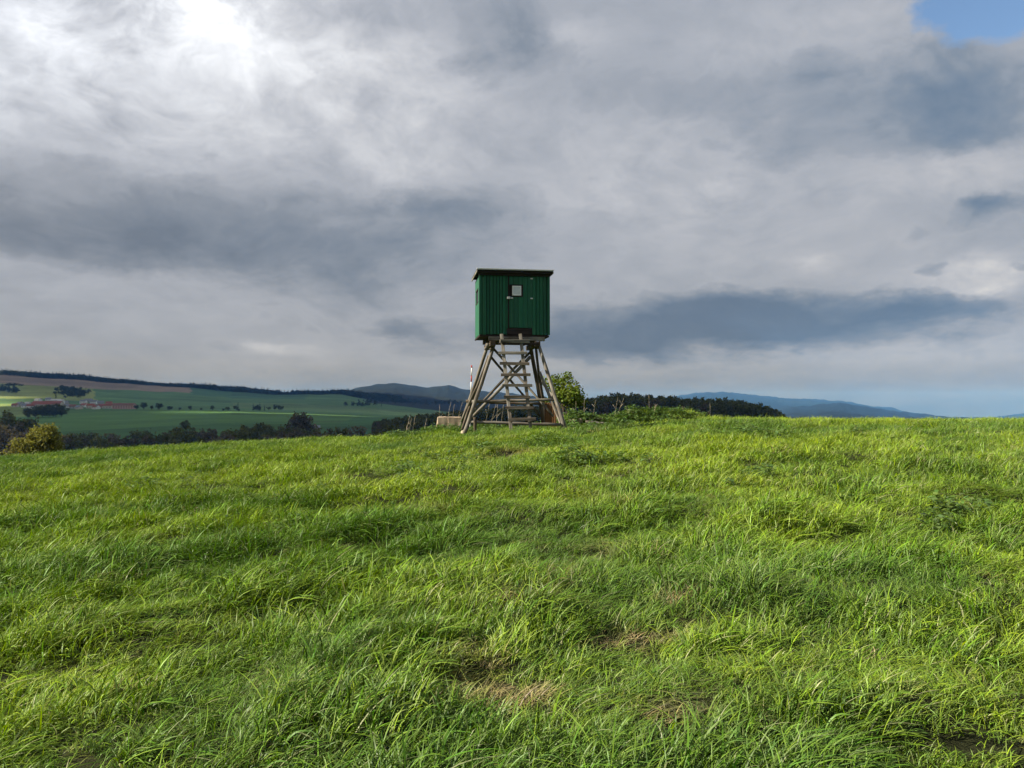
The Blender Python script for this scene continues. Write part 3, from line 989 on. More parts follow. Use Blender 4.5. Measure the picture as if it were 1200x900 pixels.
def belt_tree(px, top_row, Y, green, seed, wide=0.36):
    p = P(px, top_row, Y)
    base = gz(p.x, p.y)
    h = p.z - base
    key = (green, seed % 3)
    if key not in belt_src:
        g = tree_geo(40 + seed % 3 + 7 * green, 12.0, 12 * wide, 5.2, 1.6, 46, 30, 0.75)
        belt_src[key] = make_tree('valley_tree', (p.x, p.y, base), g, M['oak_leaf'] if green else M['bud_leaf'], B_GREEN if green else B_BROWN, 'tree',
                                  'green trees of the valley belt' if green else 'brown trees of the valley belt', random.uniform(0, 6), h / 12)
        return
    k = random.uniform(0.85, 1.25)
    copy_tree(belt_src[key], (p.x, p.y, base), random.uniform(0, 6.28), (h / 12 * k, h / 12 * k, h / 12))


b_px = [70, 130, 200, 300, 350, 400, 450, 500, 560]
b_row = [508, 505, 501, 501, 500, 502, 497, 489, 486]
x = 66.0
k = 0
while x < 470:
    belt_tree(x, float(np.interp(x, b_px, b_row)) + random.uniform(-2, 9), random.uniform(285, 350), random.random() < 0.5, k)
    x += random.uniform(6, 13)
    k += 1
for px, row, Y, g in ((295, 495, 330, 1), (306, 494, 325, 1), (314, 498, 322, 1), (335, 497, 330, 1), (352, 484, 350, 0), (357, 482, 352, 0), (400, 499, 330, 1)):
    belt_tree(px, row, Y, g, k); k += 1
for px, row, Y in ((4, 487, 300), (12, 483, 305), (20, 486, 310), (28, 489, 305), (34, 494, 298), (-8, 485, 300), (8, 498, 275), (22, 500, 280), (38, 503, 285), (-2, 500, 268), (30, 507, 260)):
    belt_tree(px, row, Y, 1 if row < 490 else 0, k); k += 1

# trees on the fields
meadow = tree_geo(77, 12.0, 5.2, 5.2, 1.2, 46, 30, 0.9)
first = None
for px, row, lo, hi, hh in ((33, 490, 600, 1100, 13), (42, 489.5, 600, 1100, 15), (50, 489, 600, 1100, 15), (58, 489, 600, 1100, 16), (66, 488.5, 600, 1100, 17), (73, 488.5, 600, 1100, 15)):
    x, y = on_ground(px, row, lo, hi)
    if first is None:
        first = make_tree('copse_tree', (x, y, gz(x, y)), meadow, M['oak_leaf'], 'dark tree in the small copse standing before the village', 'tree', 'copse before the village', 0, hh / 12)
    else:
        copy_tree(first, (x, y, gz(x, y)), random.uniform(0, 6), (hh / 12 * 1.2, hh / 12 * 1.2, hh / 12))
x, y = on_ground(218, 504, 400, 900)
c = copy_tree(first, (x, y, gz(x, y)), 1.0, (0.62, 0.62, 0.55))
c.name = 'field_tree'
tag(c, 'single round dark tree standing out in the green field', 'tree'); del c['group']
src = None
con = tree_geo(78, 12.0, 2.6, 4.5, 0.8, 20, 24, 0.9, 'conifer')
for px, row, hh, w in ((169, 480, 13, 1.2), (178, 480.5, 8, .8), (187, 480.5, 12, 1.3), (199, 481, 7, 1.6), (211, 481, 5, 1), (223, 481, 8, .9), (236, 481, 4, 1.3), (249, 481.5, 9, .8), (262, 481.5, 4, 1.4), (280, 482, 4, 1.4), (160, 480, 8, 1.4)):
    x, y = on_ground(px, row, 900, 1500)
    if src is None:
        src = make_tree('roadside_tree', (x, y, gz(x, y)), tree_geo(79, 12, 4.6, 5.2, 1.2, 40, 26, 0.95), M['far_wood'], 'broad dark tree in the thin row along the field road', 'tree', 'broad dark trees along the field road', 0, hh / 12)
    else:
        c = copy_tree(src, (x, y, gz(x, y)), random.uniform(0, 6), (hh / 12 * w, hh / 12 * w, hh / 12))
        kd = 'low bush' if hh < 6 else ('narrow dark tree' if w < 1 else 'broad dark tree')
        c['label'] = kd + ' in the thin row along the field road'
        c['group'] = kd + 's along the field road'

# woods that read as one mass
near_wood_kinds = [joined_tree(tree_geo(90 + i, 14, 3.9, 5.8, 2.2, 30, 26, 0.95), M['mixed_leaf']) for i in range(4)] + \
                  [joined_tree(tree_geo(95 + i, 13.8, 4.2, 6.0, 1.0, 26, 40, 1.1, 'conifer'), M['needle']) for i in range(3)] + \
                  [joined_tree(tree_geo(98, 12, 3.6, 5.0, 1.8, 26, 22, 0.9), M['bud_leaf'])]
rng = np.random.default_rng(5)
n = 2700
tpx = rng.uniform(438, 917, n)
tY = rng.uniform(340, 520, n)
tX = (tpx - 600) / FPX * tY
pick = np.where(rng.random(n) < np.interp(tpx, [450, 640, 700, 760, 820, 920], [0.03, 0.05, 0.14, 0.10, 0.04, 0.08]), rng.integers(4, 7, n), np.where(rng.random(n) < np.interp(tpx, [450, 560, 800], [.6, .25, .2]), 7, rng.integers(0, 4, n)))
s = rng.uniform(0.74, 0.93, n)
s = s * np.interp(tpx, [438, 460, 500, 560, 900, 935], [0.45, 0.6, .85, 1, 1, 0.75])
scatter('valley_wood', np.stack([tX, tY, ground_z(tX, tY)], -1), np.stack([np.zeros(n), np.zeros(n), rng.uniform(0, 6.28, n)], -1), np.stack([s, s, s * rng.uniform(.9, 1.1, n)], -1),
        pick, np.ones((n, 4)), near_wood_kinds, 'dark mixed wood behind the hill crest', 'wood')

far_kinds_t = [joined_tree(tree_geo(110 + i, 16, 6.0, 7.0, 0.5, 14, 12, 2.6), M['far_wood']) for i in range(3)] + [joined_tree(tree_geo(115 + i, 19, 3.6, 7.0, 0.5, 10, 12, 2.4, 'conifer'), M['needle']) for i in range(2)]
n = 5200
tpx = rng.uniform(-60, 470, n)
tY = rng.uniform(2860, 3420, n)
ok = ~((tpx > 330) & (tY < 3060))
tpx, tY = tpx[ok], tY[ok]
# clump above the village, hedge scraps on the meadow
cl = [(86, 462, 13, 4.0, 150), (78, 458, 9, 2.5, 50), (12, 452, 12, 1.2, 40), (17, 460, 5, 1.2, 14), (4, 458, 5, 1.5, 14), (470, 471, 40, 1.6, 160), (520, 473, 30, 2.0, 120), (425, 476, 30, .6, 18), (300, 481, 40, .5, 16)]
exx, exy = [], []
for cpx, crow, sx_, sy_, m in cl:
    for _ in range(m):
        ax_, ay_ = cpx + random.gauss(0, sx_ * .55), crow + random.gauss(0, sy_ * .5)
        gx_, gy_ = on_ground(ax_, ay_, 1200, 4000, 160)
        exx.append(gx_); exy.append(gy_)
tX = np.concatenate([(tpx - 600) / FPX * tY, exx]); tYY = np.concatenate([tY, exy])
n = len(tX)
s = rng.uniform(0.65, 1.05, n) * (1.25 + 1.1 * fbm(tX / 190, tYY / 900, 88, 2))
s[-len(exx):] *= 0.55
scatter('ridge_wood', np.stack([tX, tYY, ground_z(tX, tYY)], -1), np.stack([np.zeros(n), np.zeros(n), rng.uniform(0, 6.28, n)], -1), np.stack([s * 1.1, s * 1.1, s], -1),
        np.where(rng.random(n) < 0.7, rng.integers(0, 3, n), rng.integers(3, 5, n)), np.ones((n, 4)), far_kinds_t, 'far dark woods along the ridge and on the slopes above the village', 'wood')

# ------------------------------------------------------------------ village
WALL = {'cream': mat_plain('cream_render', (0.55, 0.50, 0.42), 0.1, 2), 'white': mat_plain('white_render', (0.72, 0.71, 0.69), 0.08, 2), 'grey': mat_plain('grey_render', (0.36, 0.36, 0.36), 0.1, 2), 'pink': mat_plain('pink_render', (0.48, 0.30, 0.25), 0.1, 2)}
ROOF = {'red': mat_plain('red_tiles', (0.26, 0.095, 0.065), 0.2, 2), 'grey': mat_plain('grey_slates', (0.20, 0.21, 0.23), 0.2, 2), 'pale': mat_plain('pale_roof_sheet', (0.55, 0.55, 0.54), 0.1, 2), 'brown': mat_plain('brown_tiles', (0.20, 0.10, 0.07), 0.2, 2)}


def house(px, row, lo, hi, L, W, H, RH, rz, wall, roof, label, group=None, windows=0):
    x, y = on_ground(px, row, lo, hi)
    z = gz(x, y)
    root = empty('village_house' if L < 30 else 'barn', (x, y, z))
    root.rotation_euler = (0, 0, rz)
    tag(root, label, 'house' if L < 30 else 'barn', group)
    a, b = L / 2, W / 2
    V = [(-a, -b, -3), (a, -b, -3), (a, b, -3), (-a, b, -3), (-a, -b, H), (a, -b, H), (a, b, H), (-a, b, H), (-a, 0, H + RH), (a, 0, H + RH)]
    mesh_obj('wall', V, [(0, 1, 5, 4), (2, 3, 7, 6), (1, 2, 6, 9, 5), (3, 0, 4, 8, 7)], WALL[wall], root)
    e, th = 0.5, 0.28
    sl_ = RH / b
    RV = []
    for sx_ in (-a - e, a + e):
        for (yy, zz) in ((-b - e, H - e * sl_ + .06), (0, H + RH + .06), (b + e, H - e * sl_ + .06)):
            RV += [(sx_, yy, zz), (sx_, yy, zz + th)]
    RF = [(0, 6, 8, 2), (2, 8, 10, 4), (1, 3, 9, 7), (3, 5, 11, 9), (0, 1, 7, 6), (4, 10, 11, 5), (0, 2, 3, 1), (2, 4, 5, 3), (6, 7, 9, 8), (8, 9, 11, 10)]
    rf = mesh_obj('roof', RV, RF, ROOF[roof], root)
    if L < 30:
        cx_ = a * 0.35
        c0, c1 = H + RH * 0.5, H + RH + 1.0
        CV = [(cx_ + sx_ * .4, .9 + sy_ * .4, zz) for zz in (c0, c1) for sx_, sy_ in ((-1, -1), (1, -1), (1, 1), (-1, 1))]
        mesh_obj('chimney', CV, [(0, 1, 5, 4), (1, 2, 6, 5), (2, 3, 7, 6), (3, 0, 4, 7), (4, 5, 6, 7)], ROOF['brown'], rf)
    nw = max(2, int(L / 4))
    for fl in range(2 if H > 5 else 1):
        for i in range(nw):
            wx_ = -a + L * (i + .5) / nw
            zz = 1.2 + fl * 2.8
            mesh_obj('window', [(wx_ - .55, -b - .05, zz), (wx_ + .55, -b - .05, zz), (wx_ + .55, -b - .05, zz + 1.3), (wx_ - .55, -b - .05, zz + 1.3),
                                (wx_ - .55, -b + .05, zz), (wx_ + .55, -b + .05, zz), (wx_ + .55, -b + .05, zz + 1.3), (wx_ - .55, -b + .05, zz + 1.3)],
                     [(0, 1, 2, 3), (0, 4, 5, 1), (1, 5, 6, 2), (2, 6, 7, 3), (3, 7, 4, 0)], M['dark_glass'], root)
    return root


house(56, 476.5, 1150, 1600, 52, 14, 4.0, 5.5, -0.05, 'cream', 'red', 'long barn with a bright red roof in the valley village')
house(72, 476, 1150, 1600, 8, 11, 9.5, 2.0, 0.1, 'white', 'pale', 'tall narrow white house at the end of the long red-roofed barn')
house(146, 479.3, 1100, 1500, 34, 12, 6.5, 3.0, 0.0, 'pink', 'brown', 'long pinkish apartment block at the edge of the valley village')
VH = [  # column, row, length, wall, roof
      (18, 477, 9, 'cream', 'red'), (24, 476, 11, 'grey', 'grey'), (30, 477.5, 10, 'white', 'grey'), (37, 479, 13, 'white', 'red'), (33, 475, 9, 'grey', 'grey'),
      (45, 470, 12, 'white', 'pale'), (57, 469.5, 10, 'white', 'grey'), (66, 470.5, 18, 'white', 'pale'), (76, 473.5, 12, 'grey', 'grey'), (80, 478, 12, 'white', 'grey'), (86, 478.5, 10, 'grey', 'brown'),
      (93, 479.5, 8, 'cream', 'grey'), (98, 473, 11, 'white', 'grey'), (104, 471.5, 14, 'grey', 'grey'), (111, 473.5, 12, 'white', 'grey'), (118, 474.5, 11, 'grey', 'grey'),
      (99, 477, 11, 'white', 'red'), (107, 478.5, 12, 'cream', 'red'), (113, 479.3, 10, 'white', 'red'), (120, 478, 11, 'pink', 'red'), (126, 478.6, 13, 'cream', 'red'), (133, 477, 11, 'pink', 'red'), (128, 475.5, 10, 'cream', 'red'), (140, 476.5, 9, 'white', 'red')]
RT = {'red': 'red-roofed', 'grey': 'grey-roofed', 'pale': 'pale-roofed', 'brown': 'brown-roofed'}
WN = {'white': 'white', 'cream': 'cream', 'grey': 'grey', 'pink': 'pinkish'}
for i, (px, row, L, wl, rf) in enumerate(VH):
    lab = '%s-walled %s house in the far valley village' % (WN[wl], RT[rf])
    grp = '%s %s village houses' % (WN[wl], RT[rf])
    house(px, row, 1080, 1900, L, 8.5, 3.0 if rf == 'pale' else random.choice((3.2, 4.6)), 2.0 if rf == 'pale' else 3.0, random.uniform(-0.5, 0.5), wl, rf, lab, grp)
house(9, 530, 200, 330, 11, 8, 5.6, 3.0, 0.5, 'white', 'grey', 'white-walled house half hidden by the dark trees below the hill')
house(367, 509, 330, 460, 7, 6, 2.6, 2.2, 0.3, 'cream', 'grey', 'lone small cream house among the trees of the valley belt')


# ------------------------------------------------------------------ hunting hide on stilts
def grain_attr(me, vals):
    a = me.attributes.new('grain', 'FLOAT_VECTOR', 'POINT')
    a.data.foreach_set('vector', np.asarray(vals, dtype=np.float32).ravel())


def pole(name, p0, p1, r0, r1, mat, parent, org, n=10, seg=7, wob=0.12, seed=0):
    """a natural round pole: taper, slight bends, knots"""
    r = random.Random(seed * 131 + 5)
    p0, p1 = Vector(p0) - org, Vector(p1) - org
    ax = p1 - p0
    sx = ax.orthogonal().normalized(); sy = ax.normalized().cross(sx)
    V, G = [], []
    b1, b2 = r.uniform(-1, 1) * 0.008 * ax.length, r.uniform(-1, 1) * 0.008 * ax.length
    for i in range(seg + 1):
        f = i / seg
        c = p0 + ax * f + (sx * b1 + sy * b2) * math.sin(math.pi * f) * 1.2 + sx * r.gauss(0, .004)
        rad = (r0 + (r1 - r0) * f) * (1 + r.uniform(-wob, wob) * .5)
        for k in range(n):
            a = 6.2832 * k / n
            q_ = rad * (1 + r.uniform(-wob, wob) * .35)
            V.append(c + sx * math.cos(a) * q_ + sy * math.sin(a) * q_)
            G.append((math.cos(a) * q_, math.sin(a) * q_, f * ax.length))
    F = [(i * n + k, i * n + (k + 1) % n, (i + 1) * n + (k + 1) % n, (i + 1) * n + k) for i in range(seg) for k in range(n)]
    F += [tuple(range(n))[::-1], tuple(range(seg * n, seg * n + n))]
    o = mesh_obj(name, V, F, mat, parent, smooth=True)
    grain_attr(o.data, G)
    return o


def beam(name, p0, p1, w, h, mat, parent, org=Vector((0, 0, 0)), up=Vector((0, 0, 1)), bev=0.006, loc=(0, 0, 0), rz=0.0, jit=0.0, seed=0):
    """sawn timber between two points, w across, h along 'up', chamfered edges"""
    r = random.Random(seed)
    p0, p1 = Vector(p0) - org, Vector(p1) - org
    ax = (p1 - p0); L = ax.length; d = ax.normalized()
    s = d.cross(up).normalized(); u = s.cross(d).normalized()
    bev = min(bev, w * .3, h * .3)
    prof = [(-w / 2 + bev, -h / 2), (w / 2 - bev, -h / 2), (w / 2, -h / 2 + bev), (w / 2, h / 2 - bev), (w / 2 - bev, h / 2), (-w / 2 + bev, h / 2), (-w / 2, h / 2 - bev), (-w / 2, -h / 2 + bev)]
    V, G = [], []
    for f in (0.0, 1.0):
        for a, b in prof:
            V.append(p0 + d * L * f + s * (a + r.uniform(-jit, jit)) + u * (b + r.uniform(-jit, jit)))
            G.append((a, b, f * L))
    F = [(k, (k + 1) % 8, 8 + (k + 1) % 8, 8 + k) for k in range(8)] + [tuple(range(8))[::-1], tuple(range(8, 16))]
    o = mesh_obj(name, V, F, mat, parent, loc=loc, rz=rz)
    grain_attr(o.data, G)
    return o


TY = 19.4                                   # forward distance of the cabin front
ctr = P(603, 390.5, TY)                     # middle of the front's lower edge
hide_z = gz(ctr.x, 20.2)
HO = Vector((ctr.x, 20.2, hide_z))
hide = empty('hunting_hide', HO)
tag(hide, 'green board hunting hide on wooden stilts with a ladder, standing on the hilltop', 'hunting hide')
YAW = R(8.0)
CL = ctr - HO                               # cabin origin in hide space
CW, CD, CH = 1.76, 1.32, 1.52               # cabin width, depth, height


def cab(name, parent_mesh=None):
    o = bpy.data.objects.new(name, None)
    return o


def board(name, x0, x1, y0, y1, z0, z1, mat, parent, local=False, bev=0.004):
    """axis-aligned chamfered board in cabin space (front plane y=0, depth +y)"""
    bm = bmesh.new()
    bmesh.ops.create_cube(bm, size=1)
    for v in bm.verts:
        v.co = Vector(((x0 + x1) / 2 + v.co.x * (x1 - x0), (y0 + y1) / 2 + v.co.y * (y1 - y0), (z0 + z1) / 2 + v.co.z * (z1 - z0)))
    b = min(bev, 0.3 * min(x1 - x0, y1 - y0, z1 - z0))
    bmesh.ops.bevel(bm, geom=bm.edges[:], offset=b, segments=1, affect='EDGES')
    me = bpy.data.meshes.new(name)
    bm.to_mesh(me); bm.free()
    me.materials.append(mat)
    if len(me.vertices):
        ax = max(range(3), key=lambda i: (x1 - x0, y1 - y0, z1 - z0)[i])
        oth = [i for i in range(3) if i != ax]
        grain_attr(me, [(v.co[oth[0]], v.co[oth[1]], v.co[ax]) for v in me.vertices])
    o = bpy.data.objects.new(name, me)
    COL.objects.link(o)
    o.parent = parent
    if not local:
        o.location = CL
        o.rotation_euler = (0, 0, YAW)
    return o


hw = CW / 2
# core panels (parts) carrying the boards (sub-parts)
PX = TY / FPX


def cx(px):                                  # photo column -> cabin x on the front
    return (px - 603) * PX


def czr(row):                                # photo row -> cabin z on the front
    return (391.5 - row) * PX


front = board('front_wall', -hw + .03, hw - .03, 0.03, 0.05, 0.01, CH, M['dark_wood'], hide)
dx0, dx1, dz0, dz1 = cx(596.6), cx(624), czr(385), czr(324)
r_ = random.Random(3)
xs = [-hw]
while xs[-1] < hw - 0.03:
    xs.append(min(hw, xs[-1] + r_.uniform(0.072, 0.098)))
# make the boards break at the door jambs
xs = sorted([x_ for x_ in xs if abs(x_ - dx0 + .028) > .035 and abs(x_ - dx1) > .035] + [dx0 - .028, dx1])
for a, b in zip(xs[:-1], xs[1:]):
    if b - a < 0.015:
        continue
    g = 0.006
    pr = r_.choice((0.0, 0.004, 0.009, 0.016, 0.022))
    if b <= dx0 - .024 or a >= dx1 - .005:
        board('board', a + g, b - g, 0.006 - pr, 0.028, -0.03 + r_.uniform(-.008, .008), CH - 0.01, M['green'], front, True)
    elif a >= dx0 - .032:
        board('board', max(a, dx0 - .028) + g, min(b, dx1) - g, 0.006 - pr, 0.028, dz1 + .012, CH - 0.01, M['green'], front, True)
board('threshold', dx0 - .06, dx1 - .002, 0.0, 0.028, -0.03, dz0 - .012, M['dark_wood'], front, True)
board('door_jamb', dx0 - .026, dx0 - .004, -0.004, 0.028, dz0, dz1 + .008, M['dark_wood'], front, True)
# thin cover strips whose edges catch the light
for px in (571.5, 582.4, 586.6, 629.5, 633.6):
    board('cover_strip', cx(px) - .011, cx(px) + .011, -0.022, -0.0065, -0.01, CH - .04 - r_.random() * .08, M['green'], front, True)

door = board('door', dx0, dx1, 0.012, 0.028, dz0, dz1, M['dark_wood'], hide)
wx0, wx1, wz0, wz1 = cx(600), cx(611), czr(347), czr(335.3)
dxs = np.linspace(dx0, dx1, 6)
for a, b in zip(dxs[:-1], dxs[1:]):
    pr = r_.uniform(0, .003)
    if b <= wx0 + .01 or a >= wx1 - .01:
        board('plank', a + .002, b - .002, -0.006 - pr, 0.0115, dz0 + .004, dz1 - .004, M['green'], door, True)
    else:
        board('plank', a + .002, b - .002, -0.006 - pr, 0.0115, dz0 + .004, wz0 - .03, M['green'], door, True)
        board('plank', a + .002, b - .002, -0.006 - pr, 0.0115, wz1 + .03, dz1 - .004, M['green'], door, True)
fo = 0.030
for nm, a, b, c_, d_ in (('window_frame', wx0 - fo, wx0, wz0 - fo, wz1 + fo), ('window_frame', wx1, wx1 + fo, wz0 - fo, wz1 + fo), ('window_frame', wx0 + .001, wx1 - .001, wz1, wz1 + fo), ('window_frame', wx0 + .001, wx1 - .001, wz0 - fo, wz0)):
    board(nm, a, b, -0.024, -0.0105, c_, d_, M['dark_wood'], door, True)
fi = 0.032
for a, b, c_, d_ in ((wx0 + .002, wx0 + fi, wz0 + .002, wz1 - .002), (wx1 - fi, wx1 - .002, wz0 + .002, wz1 - .002), (wx0 + fi + .001, wx1 - fi - .001, wz1 - fi, wz1 - .002), (wx0 + fi + .001, wx1 - fi - .001, wz0 + .002, wz0 + fi)):
    board('window_sash', a, b, -0.020, -0.0005, c_, d_, M['white'], door, True)
board('window_pane', wx0 + fi - .004, wx1 - fi + .004, -0.010, -0.004, wz0 + fi - .004, wz1 - fi + .004, M['curtain'], door, True)
board('latch', cx(594), cx(597.5), -0.045, -0.008, czr(351.2), czr(348.6), M['metal'], door, True)
board('latch', cx(598), cx(601), -0.040, -0.010, czr(350.8), czr(349.2), M['metal'], door, True)
for row in (326.5, 350):
    board('hinge', cx(621.8), cx(624.8), -0.018, -0.0105, czr(row + .8), czr(row - .8), M['metal'], door, True)

# side and back walls
for nm, sgn in (('left_wall', -1), ('right_wall', 1)):
    x_o = sgn * hw
    side = board(nm, min(x_o, x_o - sgn * .03) + (0.028 if sgn < 0 else 0) - (0 if sgn < 0 else 0.028), max(x_o, x_o - sgn * .03) + (.028 if sgn < 0 else 0) - (0 if sgn < 0 else .028), 0.055, CD - .055, 0.01, CH - .02, M['dark_wood'], hide)
    ys = np.linspace(0.002, CD - .002, 15)
    for a, b in zip(ys[:-1], ys[1:]):
        pr = r_.choice((0, 0.003, 0.006))
        xa, xb = (x_o - pr, x_o + .026) if sgn < 0 else (x_o - .026, x_o + pr)
        m_ = (a + b) / 2
        if 0.50 < m_ < 1.0:
            board('board', xa, xb, a + .003, b - .003, -0.03, 0.86, M['green'], side, True)
            board('board', xa, xb, a + .003, b - .003, 1.17, CH - .02, M['green'], side, True)
        else:
            board('board', xa, xb, a + .003, b - .003, -0.03, CH - .02, M['green'], side, True)
    xa, xb = (x_o - .012, x_o + .02) if sgn < 0 else (x_o - .02, x_o + .012)
    xm = x_o + .012 if sgn < 0 else x_o - .012
    board('window_pane', min(xm, xm + .006), max(xm, xm + .006), 0.48, 1.01, .865, 1.165, M['dark_glass'], side, True)
    for a, b, c_, d_ in ((0.455, 1.035, 1.167, 1.205), (0.455, 1.035, 0.825, 0.863)):
        board('window_frame', xa, xb, a, b, c_, d_, M['dark_wood'], side, True)
back = board('back_wall', -hw + .03, hw - .03, CD - .05, CD - .03, 0.01, CH - .02, M['dark_wood'], hide)
bx_ = np.linspace(-hw, hw, 19)
for a, b in zip(bx_[:-1], bx_[1:]):
    board('board', a + .003, b - .003, CD - .028, CD - .004 + r_.choice((0, .005)), -0.03, CH - .02, M['green'], back, True)
for sx_ in (-1, 1):
    board('corner_strip', sx_ * hw - .028, sx_ * hw + .028, -0.028, -0.008, -0.035, CH - .02, M['green'], front, True)

# roof: felt-covered slab with overhang, dark fascia, light metal drip edge
roof = board('roof', -hw - .09, hw + .09, -0.17, CD + .04, CH + .045, CH + .085, M['felt'], hide)
board('fascia', -hw - .035, hw + .035, -0.060, -0.032, CH - .065, CH + .043, M['dark_wood'], roof, True)
board('drip_edge', -hw - .097, hw + .097, -0.184, -0.172, CH + .056, CH + .092, M['metal'], roof, True)
for sx_ in (-1, 1):
    xa = sx_ * (hw + .097)
    board('barge_board', min(xa, xa - sx_ * .022), max(xa, xa - sx_ * .022), -0.171, CD + .045, CH - .005, CH + .044, M['plank'], roof, True)
for y_ in (-0.10, 0.45, 0.95):
    board('rafter', -hw - .07, hw + .07, y_ - .03, y_ + .03, CH - .015 if 0 < y_ < CD else CH - .01, CH + .0445, M['dark_wood'], roof, True)

# floor frame and bearers
floor = board('floor_frame', -hw + .02, hw - .02, 0.032, CD - .03, -0.075, 0.008, M['dark_wood'], hide)
board('floor_edge', -hw - .012, hw + .012, 0.008, 0.0315, -0.085, -0.042, M['dark_wood'], floor, True)
board('floor_edge', -hw - .012, -hw + .018, 0.033, CD, -0.085, -0.042, M['dark_wood'], floor, True)
board('floor_edge', hw - .018, hw + .012, 0.033, CD, -0.085, -0.042, M['dark_wood'], floor, True)
board('bearer', cx(572.5), cx(639), -0.02, 0.07, czr(400.2), czr(395.6) + .005, M['plank'], hide)
board('bearer', cx(571), cx(637), CD - .25, CD - .13, -0.20, -0.086, M['brown_plank'], hide)
for x_ in (cx(577), cx(630)):
    board('cross_bearer', x_ - .07, x_ + .07, -0.07, CD + .08, -0.325, -0.205, M['pole_dark'], hide)
board('landing_plank', cx(583.5), cx(617.5), -0.43, -0.315, czr(404.2), czr(400.4), M['plank'], hide)
for x_ in (cx(588.5), cx(612)):
    board('landing_bracket', x_ - .03, x_ + .03, -0.42, -0.08, czr(406.6), czr(404.3), M['dark_wood'], hide)
board('landing_support', cx(584), cx(632), -0.115, -0.065, czr(405.0), czr(402.7), M['dark_wood'], hide)


def G(px, Y, sink=0.12):                     # foot on the ground under photo column px at distance Y
    x_ = (px - 600) / FPX * Y
    return Vector((x_, Y, gz(x_, Y) - sink))


FY, RY = 18.95, 21.3
legs = [('leg', G(541.5, FY), P(579.5, 402, 19.55), .054, .046, 'pole', 1), ('leg', G(664.8, FY), P(631.5, 404, 19.55), .052, .043, 'plank', 2),
        ('leg', G(535.5, RY), P(571.5, 404, 20.65), .052, .044, 'pole', 3), ('leg', G(639, RY), P(621.5, 404, 20.55), .056, .05, 'pole_dark', 4),
        ('side_brace', G(539.5, 20.6), P(573, 417, 19.9), .040, .034, 'brown_plank', 5), ('side_brace', G(663, 19.3), P(632.5, 436, 19.9), .045, .036, 'plank', 6),
        ('side_brace', P(637, 470, 20.9), P(628, 408, 19.9), .042, .036, 'pole_dark', 7), ('side_brace', P(558, 455, 19.5), P(540.5, 494, 21.2), .03, .03, 'pole', 8),
        ('side_brace', P(655, 476, 19.2), P(634.5, 447, 21.0), .034, .03, 'pole', 21)]
for nm, a, b, ra, rb, mm, sd in legs:
    pole(nm, a, b, ra, rb, M[mm], hide, HO, seed=sd)
# diagonal crosses of the front and rear frames
for a, b, ra, mm, sd in ((P(578, 408, 19.75), P(648.5, 488, 19.2), .033, 'pole', 9), (P(621.5, 418, 19.75), P(551, 492, 19.35), .045, 'plank', 10),
                         (P(574.5, 417, 20.75), P(636, 491, 21.15), .034, 'pole_dark', 11), (P(624, 410, 20.65), P(545, 492.5, 21.15), .036, 'pole', 12)):
    pole('diagonal_brace', a, b, ra, ra * .85, M[mm], hide, HO, seed=sd)
# rails
pole('rail', P(553, 470.5, 19.28), P(651, 468, 19.22), .036, .034, M['pole'], hide, HO, seed=13)
pole('rail', P(548, 494, 19.08), P(657, 497.5, 18.98), .036, .036, M['plank'], hide, HO, seed=14)
pole('rail', P(546, 470, 21.0), P(633, 473, 20.95), .034, .032, M['pole_dark'], hide, HO, seed=15)
pole('stub_post', G(557.5, 19.0), P(556.5, 489, 19.0), .04, .038, M['pole_dark'], hide, HO, seed=16)
for px, row, Y, r0 in ((571.5, 405.0, 19.45, .055), (577, 404.5, 19.45, .05), (569.5, 409, 19.5, .035), (575.5, 409.5, 19.45, .03), (624, 404.5, 19.5, .06), (630.5, 405, 19.5, .055)):
    a = P(px, row, Y)
    pole('log_end', a + Vector((-.01, -.06, .01)), a + Vector((0, .55, 0)), r0, r0 * .9, M['pole_dark'] if px > 600 else M['plank'], hide, HO, seg=4, seed=int(px))

# ladder
LT, LB = 19.13, 18.45
lad_l0, lad_l1 = P(587.8, 391.5, LT), G(599.4, LB, .05)
lad_r0, lad_r1 = P(609.8, 391.3, LT), G(622.6, LB, .05)
ladder = beam('ladder', lad_l1, lad_l0, .082, .06, M['plank'], hide, HO, up=Vector((0, -1, 0)), seed=1, jit=.003)
ladder.name = 'ladder_stringer'
st2 = beam('ladder_stringer', lad_r1, lad_r0, .082, .06, M['plank'], hide, HO, up=Vector((0, -1, 0)), seed=2, jit=.003)
rungs = [(413.4, 584, 618), (426, 585.5, 620.5), (439.2, 587, 621.8), (451.5, 588.7, 623.8), (465.5, 590.8, 621.5), (478, 592.2, 625.5), (491.3, 596, 628)]
for i, (row, x0, x1) in enumerate(rungs):
    f = (row - 391.5) / (503 - 391.5)
    Y = LT + (LB - LT) * f - .062
    a = P(x0, row + random.uniform(-.5, .5), Y); b = P(x1, row + random.uniform(-.5, .5), Y)
    beam('ladder_rung', a, b, .06, .072, M['plank'] if i in (0, 3) else M['brown_plank'], hide, HO, seed=i + 5, jit=.004)

